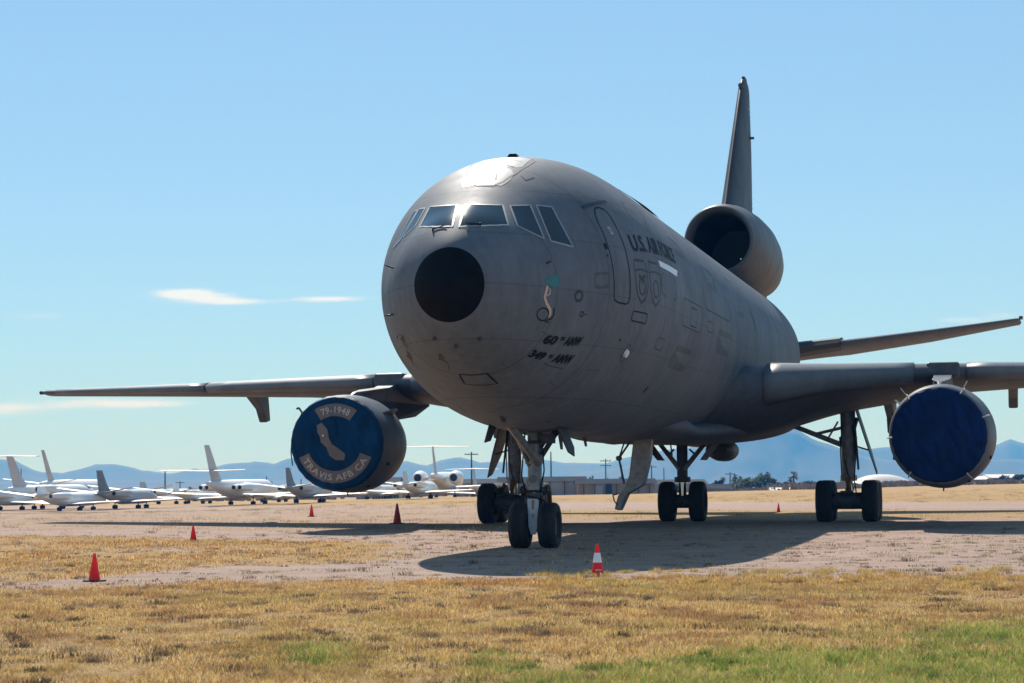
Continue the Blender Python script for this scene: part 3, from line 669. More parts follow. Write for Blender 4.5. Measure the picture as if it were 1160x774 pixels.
# grime and scuffs on the lower nose
random.seed(3)
for k in range(9):
    s0 = random.uniform(.9, 4.2); a0 = random.choice([random.uniform(205, 262), random.uniform(-88, -30)]); mb = MB(); pts = [(s0, a0)]
    for j in range(random.randint(2, 5)): pts.append((pts[-1][0]+random.uniform(.05, .22), pts[-1][1]+random.uniform(-.8, .8)))
    skin_strip(mb, pts, random.uniform(.012, .03), .004); o = mb.build('scuff_mark', M['grime'], fuselage)
for s0, a0, L_ in ((1.7, 214, .5), (2.2, 222, .7), (1.2, 250, .3)):
    mb = MB(); mb.add([fus(s0+L_*x, a0+5*y, .004) for x, y in ((0, 0), (.3, .5), (.6, .4), (1, .8), (.8, 0), (.9, -.6), (.5, -.4), (.2, -.7))], [tuple(range(8))]); mb.build('paint_patch', M['grime'], fuselage, False, fix=False)
for (s0, s1, p0_, p1_) in ((7.0, 8.9, -2, 8), (10.2, 12.0, 22, 31), (9.8, 12.6, -30, -19), (16.2, 19.0, -16, -4), (15.0, 17.0, 14, 26), (20.5, 22.4, 8, 30), (6.1, 7.6, 30, 40), (3.2, 3.8, -2, 6)):
    skin_poly('repaint_patch', [rrect(s0, s1, p0_, p1_, .12, 2)], M['repaint'], off=.003)
# crown antennas and belly blades
def blade(s, ph, h, c_=.35, t=.03, rake=.2, name='antenna', mat='dim'):
    q = fus(s, ph); n = (fus(s, ph, .1)-q).normalized(); mb = MB()
    side = n.cross(Vector((0, 1, 0))).normalized()
    mb.extrude([(-c_/2, -.03), (c_/2, -.03), (c_/2*.6+rake, h), (-c_/2*.3+rake, h)], lambda a, b_, tt: q+Vector((0, a, 0))+n*b_+side*tt, -t/2, t/2)
    return mb.build(name, M[mat], fuselage, False)
blade(11.8, 90, .22); blade(16.5, 90, .3); blade(11.0, 268, .32, .4); blade(13.5, 270, .22); blade(4.6, 269, .10, .3, .05)
mb = MB()
mb.loft([[fus(s, a_, .02+.03*math.sin(math.pi*i/9)) for a_ in np.linspace(54, 61, 5)] for i, s in enumerate(np.linspace(9.8, 14.6, 10))], False, (False, False))
mb.build('crown_fairing_strip', M['dim'], fuselage)

# ---- belly and wing root fairing
mb = MB(); rings = []
def fair(s, wv, zt, zb, e=3.0):
    out = []
    for k in range(48):
        t = 2*math.pi*k/48; c_, s_ = math.cos(t), math.sin(t)
        out.append(Vector((wv*math.copysign(abs(c_)**(2/e), c_), s, (zt+zb)/2+(zt-zb)/2*math.copysign(abs(s_)**(2/e), s_))))
    return out
FS = [(17.5, 1.2, 3.0, 2.6), (19, 1.7, 3.2, 2.47), (21, 1.9, 2.95, 2.43), (23, 2.35, 3.15, 2.41), (25, 2.85, 3.5, 2.40), (27, 3.2, 3.9, 2.41), (29, 3.42, 4.2, 2.42), (30.5, 3.52, 4.2, 2.44), (32.5, 3.60, 4.3, 2.50), (34.3, 3.35, 4.1, 2.66), (35.6, 2.9, 3.9, 2.85), (36.8, 2.1, 3.6, 2.95)]
fa = np.array(FS); ff = [pchip(fa[:, 0], fa[:, i]) for i in (1, 2, 3)]
mb.loft([fair(s, *[f(s) for f in ff], 2.7) for s in np.linspace(17.5, 36.8, 40)])
mb.build('wing_root_fairing', M['grey'], plane, angle=50)
mb = MB(); mb.loft([[Vector((.95+w_*math.cos(R(k*15))*(1 if True else 0), s, 2.28+h_*math.sin(R(k*15)))) for k in range(24)] for s, w_, h_ in [(32.0, .3, .12), (32.3, .45, .30), (33, .46, .36), (34.0, .46, .36), (34.6, .35, .28), (34.9, .12, .1)]])
o = mb.build('belly_pod', M['under'], plane); mb = MB(); mb.box((.80, 32.15, 2.18), (.34, .06, .16)); mb.build('pod_marking', M['rust'], o)

# ---- wings
def airfoil(n=22):
    xs_ = (1-np.cos(np.linspace(0, np.pi, n)))/2
    th = lambda x: 5*(.2969*math.sqrt(x)-.126*x-.3516*x*x+.2843*x**3-.1015*x**4)
    up = [(x, th(x)*.92+.010*math.sin(math.pi*x)) for x in xs_]; lo = [(x, -th(x)*1.0+.010*math.sin(math.pi*x)) for x in xs_[1:-1][::-1]]
    return up+lo
AF = airfoil()
def wing_sections(tab, sgn, xs):
    T = np.array(tab); out = []
    for x in xs:
        le, lz, ch, tz, tk = [float(np.interp(x, T[:, 0], T[:, i])) for i in range(1, 6)]
        out.append([Vector((sgn*x, le+a*ch, lz+(tz-lz)*a+b_*tk)) for a, b_ in AF])
    return out
#        x    LEs   LEz   chord TEz  thickness
WT = [(1.5, 20.9, 3.78, 11.6, 2.92, 2.15), (3.2, 22.05, 3.98, 10.4, 3.05, 1.85), (5.1, 23.38, 4.22, 9.15, 3.52, 1.22), (8.4, 25.7, 4.44, 7.1, 4.06, .80), (12.5, 28.5, 4.52, 5.95, 4.43, .62), (17, 31.56, 4.60, 4.8, 4.60, .47), (22, 34.98, 4.72, 3.6, 4.75, .33), (25.0, 37.02, 4.80, 2.85, 4.82, .25)]
def wing_pt(x, a, b_=0.):   # chord fraction a, thickness fraction b_
    T = np.array(WT); le, lz, ch, tz, tk = [float(np.interp(abs(x), T[:, 0], T[:, i])) for i in range(1, 6)]
    return Vector((x, le+a*ch, lz+(tz-lz)*a+b_*tk))
def round_tip(mb, sec, sgn, L_=.35):
    c_ = sum(sec, Vector())/len(sec); out = [sec]
    for k in (1, 2, 3):
        t = k/3; f = math.sqrt(max(0, 1-t*t)); out.append([Vector((p.x+sgn*L_*t, c_.y+.3*t+(p.y-c_.y)*(f*.8+.2), c_.z+(p.z-c_.z)*f*.98)) for p in sec])
    return out
for sg in (1, -1):
    secs = wing_sections(WT, sg, list(np.linspace(1.5, 8.4, 12))+list(np.linspace(9.5, 25, 16)))
    secs = secs+round_tip(None, secs[-1], sg)[1:]
    mb = MB(); mb.loft(secs, True, (True, True)); wing = mb.build('wing', M['wing'], plane, angle=50)
    # leading edge slats: a shell following the nose of the aerofoil
    for x0, x1 in ((3.5, 7.55), (9.05, 16.4), (16.5, 24.4)):
        T = np.array(WT); rings = []
        for x in np.linspace(x0, x1, 10):
            le, lz, ch, tz, tk = [float(np.interp(x, T[:, 0], T[:, i])) for i in range(1, 6)]
            ring = []
            half = [(a, b_) for a, b_ in AF if a < .16]
            n_up = [p_ for p_ in AF[:22] if p_[0] < .16][::-1]; n_lo = [p_ for p_ in AF[22:][::-1] if p_[0] < .05]
            for a, b_ in n_up+n_lo:
                g_ = 1.0+.10; ring.append(Vector((sg*x, le-.05+a*ch*1.01, lz+(tz-lz)*a+(b_*tk*g_))))
            rings.append(ring)
        mb = MB(); mb.loft(rings, False, (False, False)); o = mb.build('slat', M['slat'], wing, angle=60)
        so_ = o.modifiers.new('thick', 'SOLIDIFY'); so_.thickness = .012; so_.offset = 0
    # flap hinge fairings under the trailing edge
    for x, L_, d in ((6.55, 3.0, .95), (10.4, 2.6, .62), (16.0, 2.3, .92)):
        p0 = wing_pt(sg*x, .66, -.18); p1 = wing_pt(sg*x, 1.0)
        zt = min(p0.z, p1.z)
        poly = [(p0.y-.4, p0.z+.12), (p1.y+.15, p1.z+.06), (p1.y+.38, zt-d*.98), (p1.y-.05, zt-d*1.05), (p1.y-.45, zt-d*.55), (p0.y+.3, p0.z-.12)]
        mb = MB(); mb.extrude(poly, lambda a, b_, t: Vector((sg*x+t, a, b_)), -.15, .15)
        mb.build('flap_hinge_fairing', M['under'], wing, False, bevel=.05)
    mb = MB(); q = secs[-1][0]; mb.tube((sg*25.32, 37.4, 4.80), (sg*25.34, 37.9, 4.81), .07, .06, 10); mb.build('wingtip_light', M['glass'], wing)

    # ---- underwing engine
    ex, es, ez = sg*8.38, 20.07, 2.47; toe = R(2.4)*sg
    def fr_(y, a, b_, ex=ex, toe=toe): # engine frame: y aft along its axis
        return Vector((ex+a*math.cos(toe)+y*math.sin(toe), es+y*math.cos(toe)-a*math.sin(toe), ez+b_))
    mb = MB()
    mb.lathe([(.09, 1.31), (.25, 1.345), (.6, 1.385), (1.1, 1.41), (1.8, 1.42), (2.5, 1.39), (3.1, 1.32), (3.7, 1.20), (3.72, 1.12), (3.3, 1.10)], fr_, 64)
    nac = mb.build('engine_nacelle', M['nacelle'], plane, angle=50)
    mb = MB(); mb.lathe([(.5, 1.10), (.2, 1.13), (.06, 1.17), (0, 1.22), (.02, 1.27), (.09, 1.31)], fr_, 64); mb.build('inlet_lip', M['lip'], nac, angle=60)
    mb = MB(); mb.lathe([(.5, 1.10), (.9, 1.10), (.9, .02)], fr_, 40); mb.build('inlet_fan', M['fan'], nac)
    mb = MB(); mb.lathe([(2.9, 1.0), (3.7, .98), (4.8, .82), (5.7, .62), (5.72, .55), (5.3, .5)], fr_, 40); mb.lathe([(5.2, .42), (5.9, .30), (6.6, .05)], fr_, 24); mb.build('core_nozzle', M['fan'], nac)
    # cowl latches, vents, strake
    for a_ in (-25, -60, 155, 205):
        mb = MB(); r_ = 1.40; t = R(a_); mb.box(fr_(.95, r_*math.cos(t), r_*math.sin(t)), (.09, .12, .09)); mb.build('cowl_vent', M['black'], nac, False)
    t = R(38 if sg < 0 else 142); mb = MB()
    mb.extrude([(.9, 1.37), (2.3, 1.40), (2.2, 1.62), (1.9, 1.66)], lambda a, b_, tt: fr_(a, b_*math.cos(t)-tt*math.sin(t), b_*math.sin(t)+tt*math.cos(t)), -.02, .02); mb.build('nacelle_strake', M['nacelle'], nac, False)
    mb = MB(); mb.tube(fr_(1.3, 0, -1.38), fr_(1.3, 0, -1.50), .025, .02, 6); mb.build('drain_mast', M['strut_dark'], nac)
    # pylon
    side = [(21.3, 3.80), (21.9, 3.98), (23.2, 4.10), (24.8, 4.22), (25.7, 4.38), (26.3, 4.50), (28.2, 4.50), (29.6, 3.80), (27.8, 3.40), (25.0, 3.20), (23.2, 3.45)]
    mb = MB(); n = len(side); L0 = []
    def py_off(y): return max(.05, min(1, (y-21.5)/1.6))*.26
    vs = [Vector((ex+toe*.0+py_off(y), y, z)) for y, z in side]+[Vector((ex-py_off(y), y, z)) for y, z in side]
    mb.add(vs, [tuple(range(n-1, -1, -1)), tuple(range(n, 2*n))]+[(k, (k+1) % n, n+(k+1) % n, n+k) for k in range(n)])
    py = mb.build('engine_pylon', M['nacelle'], plane, False, bevel=.07)
    mb = MB()
    lep = wing_pt(ex, 0); mb.box((ex, lep.y+.22, lep.z+.04), (.95, .66, .44)); mb.build('pylon_seal', M['nacelle'], py, False, bevel=.08)

# ---- engine covers (top-level things that are fitted on the aircraft)
def to_world(p): return Vector((AX+p.x*cs+p.y*sn, AY-p.x*sn+p.y*cs, p.z))
def cover_thing(sg, label, mat, patches):
    toe = R(2.4)*sg; c0 = to_world(Vector((sg*8.38, 20.07, 2.47)))
    root = empty('engine_cover', c0, -R(TH)-toe, label, 'engine cover')
    def fr_(y, a, b_): return Vector((a, y, b_))
    RC = 1.25 if sg < 0 else 1.185
    def disc(r, ph):                        # bulging, wrinkled face
        r_ = r/(RC+.02); wr = .05*noise.noise(Vector((r*math.cos(ph)*2.1, r*math.sin(ph)*1.3, sg*3.)))*1.0+.016*math.sin(ph*17+3*math.sin(ph*3)+r*3)*r_**3+.022*math.sin(9*(r*math.cos(ph))+4*noise.noise(Vector((r*math.cos(ph)*1.2, r*math.sin(ph)*.8, sg*2.))))*math.exp(-((r*math.sin(ph)-.35)/.6)**2)-.075*abs(noise.noise(Vector((r*math.cos(ph)*3.5+r*math.sin(ph)*1.2, r*math.sin(ph)*1.6, 5.+sg))))+.030*abs(noise.noise(Vector((r*math.cos(ph)*9, r*math.sin(ph)*5, 2.))))
        return -.05-.10*(1-r_**2.2)+wr*(1-max(0, r_-.95)*12)
    mb = MB(); n = 140; rings = []
    for r in list(np.linspace(.02, RC, 44)): rings.append([Vector((r*math.cos(2*math.pi*k/n), disc(r, 2*math.pi*k/n), r*math.sin(2*math.pi*k/n))) for k in range(n)])
    wrap = [(-.045, 1.285), (-.01, 1.31), (.06, 1.33), (.13, 1.352)] if sg < 0 else [(-.045, 1.205), (-.03, 1.225), (-.012, 1.245), (.004, 1.258)]
    for y, r in wrap: rings.append([Vector(((r+.006*math.sin(k*1.3)*(y > 0))*math.cos(2*math.pi*k/n), y+.012*math.sin(k*.9)*(y > 0), (r+.006*math.sin(k*1.3)*(y > 0))*math.sin(2*math.pi*k/n))) for k in range(n)])
    mb.loft(rings, True, (True, False)); body = mb.build('cover_sheet', mat, root, angle=70)
    def on(a, b_, off): # local (a right as seen from the front, b_ up) in units of the radius
        r = 1.27*math.hypot(a, b_); ph = math.atan2(b_, a); return Vector((1.27*a, disc(min(r, 1.25), ph)-off, 1.27*b_))
    if patches:
        def arc_patch(r0, r1, a0, a1, off, nn=30, nm=4):
            mb = MB(); vs = [on((r0+(r1-r0)*j/nm)*math.cos(R(a0+(a1-a0)*k/nn)), (r0+(r1-r0)*j/nm)*math.sin(R(a0+(a1-a0)*k/nn)), off) for k in range(nn+1) for j in range(nm+1)]
            mb.add(vs, [(k*(nm+1)+j, k*(nm+1)+j+1, (k+1)*(nm+1)+j+1, (k+1)*(nm+1)+j) for k in range(nn) for j in range(nm)]); return mb
        arc_patch(.60, .88, 55, 122, .030).build('number_patch', M['patch'], body, True)
        arc_patch(.62, .89, 201, 339, .030, 50).build('name_patch', M['patch'], body, True)
        def arc_text(body_, r0, r1, a0, a1, bottom):
            mb = MB(); vs, fs = text_geo(body_, .018, 0, 1.12); vs = fit01(vs, (0, .72))
            P_ = []
            for x, y in vs:
                a_ = a0+(a1-a0)*x; r = (r1+(r0-r1)*y) if bottom else (r0+(r1-r0)*y); P_.append(on(r*math.cos(R(a_)), r*math.sin(R(a_)), .044))
            mb.add(P_, fs); return mb
        arc_text('79-1948', .67, .82, 114, 63, False).build('cover_number', M['letters'], body, False, fix=False)
        arc_text('TRAVIS AFB CA', .69, .83, 207, 333, True).build('cover_name', M['letters'], body, False, fix=False)
        st_ = [(-.42, .40), (-.30, .46), (-.16, .30), (-.12, .10), (-.02, -.08), (.24, -.24), (.22, -.38), (.02, -.38), (-.12, -.28), (-.18, -.10), (-.32, .02), (-.34, .14), (-.40, .24)]
        def dens(poly, k=5):
            out = []
            for i in range(len(poly)):
                a_, b_ = poly[i], poly[(i+1) % len(poly)]
                out += [(a_[0]+(b_[0]-a_[0])*t/k, a_[1]+(b_[1]-a_[1])*t/k) for t in range(k)]
            return out
        D = dens(st_); c_ = (-.14, .03); mb = MB()
        D2 = D; vs = [on(a_, b_, .026) for a_, b_ in D2]+[on(a_*.5-.13*.5, b_*.5+.04*.5, .030) for a_, b_ in D2]+[on(-.12, .02, .032)]
        n_ = len(D2); mb.add(vs, [(k, (k+1) % n_, n_+(k+1) % n_, n_+k) for k in range(n_)]+[(n_+k, n_+(k+1) % n_, 2*n_) for k in range(n_)])
        mb.build('state_shape', M['patch'], body, True, fix=False)
        mb = MB(); mb.add([on(-.27+(.035 if k % 2 == 0 else .015)*math.cos(R(90+36*k)), .17+(.035 if k % 2 == 0 else .015)*math.sin(R(90+36*k)), .040) for k in range(10)], [tuple(range(10))]); mb.build('star', M['white'], body, False, fix=False)
        mb = MB()
        mb.path([Vector((-1.33, .12, .10)), Vector((-1.36, .14, -.25)), Vector((-1.31, .12, -.62))], .02, 6); mb.build('tie_cord', M['strut_dark'], body); mb = MB(); mb.path([Vector((-1.02, .14, .86)), Vector((-1.10, .05, 1.02)), Vector((-1.16, .02, .98))], .03, 6); mb.build('tie_cord', M['strut_dark'], body); mb = MB()
        mb.path([Vector((.25, .0, -1.30)), Vector((.6, .12, -1.24)), Vector((.66, .16, -1.36))], .016, 6)
        mb.build('tie_cord', M['strut_dark'], body)
    else:
        for a_ in (22, 62, 128, 182, 232, 305):
            t = R(a_); mb = MB(); L_ = .30 if a_ in (22, 128) else .0
            p0 = Vector((1.24*math.cos(t), -.07, 1.24*math.sin(t))); p1 = Vector((1.335*math.cos(t), .06, 1.335*math.sin(t))); p2 = Vector((1.41*math.cos(t), .5, 1.41*math.sin(t)))
            mb.path([p0, p1, p2], .020, 6)
            if a_ in (128, 62): mb.tube(p1, Vector((1.62*math.cos(t), .05, 1.62*math.sin(t))), .018, .014, 6)
            mb.build('strap', M['letters'], body)
    return root
cover_thing(1, 'plain dark blue cover over the engine on the right', M['blue'], False)
cover_thing(-1, 'navy engine cover on the left engine reading 79-1948', M['navy'], True)

# ---- tail engine
mb = MB(); e2 = lambda y, a, b_: Vector((a, 40.73+y, 10.13+b_-.012*max(0, y-3)))
mb.lathe([(.10, 1.27), (.4, 1.34), (1.0, 1.44), (2.2, 1.56), (4, 1.64), (6, 1.66), (8, 1.58), (10, 1.42), (12, 1.18), (12.8, 1.05), (12.8, .95), (12, 1.0)], e2, 64)
te = mb.build('tail_engine_duct', M['nacelle'], plane, angle=50)
mb = MB(); mb.lathe([(1.0, 1.08), (.5, 1.09), (.2, 1.12), (.05, 1.16), (0, 1.20), (.03, 1.24), (.10, 1.27)], e2, 64); mb.build('inlet_lip', M['nacelle'], te, angle=60)
mb = MB(); mb.lathe([(1.0, 1.08), (4, 1.15), (7.0, 1.15), (7.0, .02)], e2, 48); mb.build('inlet_duct', M['inside'], te)
mb = MB(); mb.extrude([(41.8, 8.0), (42.2, 8.75), (49.5, 8.7), (52.5, 9.2), (52, 7.4), (47, 7.2)], lambda a, b_, t: Vector((t, a, b_)), -.55, .55); mb.build('duct_pedestal', M['grey'], plane, False, bevel=.2)
# ---- fin
FT = [(0, 42.6, 11.55, 9.4, .0, .98), (1.2, 43.9, 12.7, 8.4, 0, .86), (5.85, 48.85, 17.45, 3.0, 0, .36)]
mb = MB(); secs = []
for z, le, ch, tk in [(11.2, 42.45, 9.6, .78), (11.8, 43.1, 9.0, .74), (13, 44.35, 7.8, .66), (15, 46.4, 5.8, .52), (17.35, 48.85, 2.9, .34), (17.6, 49.25, 2.3, .2)]:
    secs.append([Vector((b_*tk, le+a*ch, z)) for a, b_ in AF])
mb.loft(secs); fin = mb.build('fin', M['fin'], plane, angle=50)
for a_, b_, r_ in (((0, 48.55, 17.22), (0, 49.3, 17.22), .10), ((0, 48.25, 16.55), (0, 49.1, 16.55), .12), ((.1, 50.2, 15.3), (.34, 50.2, 15.3), .06)):
    mb = MB(); mb.tube(a_, b_, r_, r_*.9, 10); mb.build('fin_fitting', M['strut_dark'], fin)
mb = MB(); mb.box((0, 50.0, 17.66), (.12, .8, .22)); mb.build('fin_cap', M['strut_dark'], fin, False)
for z0, body_, h_ in ((16.3, '0', .26), (13.9, '91948', .0)):
    if not h_: continue
    vs, fs = text_geo('AMC', .02); vs = fit01(vs); mb = MB(); mb.add([Vector((.165, 49.0+a*1.2, 16.25+b_*h_)) for a, b_ in vs], fs); mb.build('fin_lettering', M['white'], fin, False, fix=False)
mb = MB()
for z in np.linspace(12.2, 17.2, 26):
    f = (z-12)/5.4; mb.box((0, 52.0-.6*f+.03, z), (.10, .05, .03))
mb.build('rudder_hinge', M['strut_dark'], fin, False)
# ---- tailplane
HTB = [(1.2, 46.6, 6.30, 7.2, 6.30, .70), (2.0, 47.2, 6.38, 6.75, 6.36, .62), (3.85, 48.55, 6.70, 5.75, 6.50, .50), (3.86, 48.40, 6.66, 5.8, 6.50, .48), (7.2, 50.95, 7.20, 4.15, 7.02, .36), (10.75, 53.45, 7.78, 2.6, 7.70, .22)]
for sg in (1, -1):
    secs = wing_sections(HTB, sg, [1.2, 2, 3, 3.85, 3.86, 5, 6, 7.2, 8.5, 9.8, 10.75]); secs += round_tip(None, secs[-1], sg, .18)[1:]
    mb = MB(); mb.loft(secs); tp = mb.build('tailplane', M['wing'], plane, angle=50)
    mb = MB(); mb.box((sg*10.9, 53.7, 7.86), (.16, .5, .12)); mb.build('tip_weight', M['strut_dark'], tp, False, bevel=.02)
    mb = MB(); mb.loft([[Vector((sg*x, le-.10+a*ch*.35, z+b_*tk)) for a, b_ in [(0, 0), (.12, .32), (.45, .50), (1, .58), (1, .40), (.5, .0), (1, -.45), (.45, -.5), (.12, -.32)]] for x, le, z, ch, tk in [(1.9, 47.1, 6.38, 6.8, .66), (3.8, 48.5, 6.69, 5.8, .52)]]); mb.build('tailplane_root_glove', M['dim'], tp, False)

# ---- landing gear
def tyre(mb, c_, r, wd, n=36):
    f = lambda y, a, b_: Vector((c_[0]+y, c_[1]+a, c_[2]+b_))
    h = wd/2; pr = [(-h*.55, r*.52), (-h*.92, r*.62), (-h, r*.76), (-h*.93, r*.90), (-h*.72, r*.975), (-h*.45, r*.995)]
    groove = []
    for g_ in (-.3, 0, .3): groove += [(h*g_-.018, r), (h*g_-.012, r-.016), (h*g_+.012, r-.016), (h*g_+.018, r)]
    pr = pr+groove+[(-y, q) for y, q in pr[::-1]]
    mb.lathe(pr, f, n, 0)
    mb.lathe([(h*.55, r*.52), (h*.5, r*.46), (h*.22, r*.40), (h*.2, r*.2), (h*.45, r*.16), (h*.45, .01)], f, n, 1)
    mb.lathe([(-h*.55, r*.52), (-h*.5, r*.46), (-h*.22, r*.40), (-h*.2, r*.2), (-h*.45, r*.16), (-h*.45, .01)], f, n, 1)
    for k in range(8):
        t = k*math.pi/4
        for s_ in (1, -1): mb.tube((c_[0]+s_*h*.2, c_[1]+r*.3*math.cos(t), c_[2]+r*.3*math.sin(t)), (c_[0]+s_*h*.27, c_[1]+r*.3*math.cos(t), c_[2]+r*.3*math.sin(t)), r*.045, None, 8, 1)
def gear_wheel(parent, c_, r, wd):
    mb = MB(); tyre(mb, c_, r, wd); return mb.build('wheel', [M['tyre'], M['hub']], parent, angle=40)
# nose gear
NS, GN = 7.58, -.09; wr = .505
mb = MB(); zc = GN+wr-.012
mb.tube((0, NS, zc-.06), (0, NS, zc+.95), .085, .085, 16, 1); mb.tube((0, NS, zc+.85), (0, NS+.10, 2.75), .15, .17, 18); mb.tube((0, NS, zc+.78), (0, NS, zc+1.02), .20, .20, 18); mb.tube((0, NS, 1.75), (0, NS, 1.95), .21, .21, 18)
mb.tube((-.33, NS, zc), (.33, NS, zc), .075, None, 14)
ng = mb.build('nose_gear', [M['strut'], M['chrome']], plane)
for sg in (-1, 1): gear_wheel(ng, (sg*.325, NS, zc), wr, .40)
mb = MB()
mb.path([(-.02, NS+.12, 1.05), (0, NS+.50, .82), (0, NS+.1, .50)], .045); mb.path([(.05, NS+.12, 1.05), (.05, NS+.50, .82)], .03); mb.build('torque_link', M['strut_dark'], ng)
mb = MB(); mb.tube((.10, NS-.05, 1.75), (-.30, NS-1.7, 2.75), .085, .10, 12); mb.tube((-.1, NS-.05, 1.7), (-.28, NS-1.0, 2.6), .05); mb.build('drag_brace', M['strut'], ng)
mb = MB()
mb.path([(.15, NS, 1.9), (.62, NS+.1, 2.65)], .06); mb.path([(-.15, NS, 1.9), (-.62, NS+.1, 2.65)], .06); mb.path([(-.35, NS-.1, 2.2), (.40, NS-.1, 2.25)], .035)
mb.path([(-.5, NS, 2.55), (-.3, NS-.1, 2.2), (-.12, NS, 1.95)], .03); mb.path([(.5, NS, 2.5), (.32, NS-.1, 2.3), (.15, NS, 2.1)], .035)
mb.box((.34, NS-.1, 2.30), (.26, .25, .22)); mb.box((-.34, NS-.1, 2.28), (.22, .25, .18)); mb.build('side_brace', M['strut_dark'], ng)
mb = MB(); mb.path([(.18, NS-.1, 2.5), (.24, NS-.12, 1.6), (.14, NS-.14, 1.1), (.2, NS-.1, .7)], .018, 6); mb.path([(-.18, NS-.1, 2.5), (-.26, NS-.14, 1.5), (-.16, NS-.16, 1.0)], .018, 6); mb.path([(-.12, NS-.16, 1.05), (.25, NS-.2, .95), (.28, NS-.2, .6)], .02, 6); mb.build('hydraulic_hose', M['black'], ng)
mb = MB(); mb.tube((-.26, NS-.06, 1.18), (.26, NS-.06, 1.18), .06, None, 14); mb.tube((-.26, NS-.06, 1.18), (-.34, NS-.02, 1.16), .085, .07, 14); mb.tube((.26, NS-.06, 1.18), (.34, NS-.02, 1.16), .085, .07, 14); mb.box((0, NS-.02, 1.02), (.30, .3, .2)); mb.box((.17, NS, .86), (.07, .25, .4)); mb.box((-.17, NS, .86), (.07, .25, .4)); mb.build('steering_cylinder', M['strut_dark'], ng)
mb = MB(); mb.extrude([(-.13, 1.08), (.13, 1.08), (.11, .50), (.05, .30), (-.05, .30), (-.11, .50)], lambda a, b_, t: Vector((a, NS-.20+t-(1.08-b_)*.05, b_+GN+.0)), 0, .05); o = mb.build('tow_fitting_cover', M['pale'], ng, False, bevel=.015)
mb = MB(); mb.box((0, NS-.215, .86), (.045, .02, .20)); mb.box((0, NS-.215, .62), (.03, .02, .07)); mb.build('placard', M['rust'], o, False)
mb = MB(); mb.tube((.0, NS-.1, 1.42), (.0, NS-.24, 1.42), .085, .085, 16); mb.build('taxi_light', M['hub'], ng)
for sg in (1, -1):
    mb = MB(); poly = [(6.9, 2.60), (7.9, 2.52), (7.95, 2.10), (7.6, 1.90), (7.1, 1.98)] if sg > 0 else [(5.9, 2.70), (6.6, 2.60), (6.55, 2.24), (6.1, 2.20)]
    mb.extrude(poly, lambda a, b_, t: Vector((sg*(.62+(2.55-b_)*.38+t), a, b_)), 0, .035); mb.build('nose_gear_door', M['fin'], plane, False, bevel=.01)
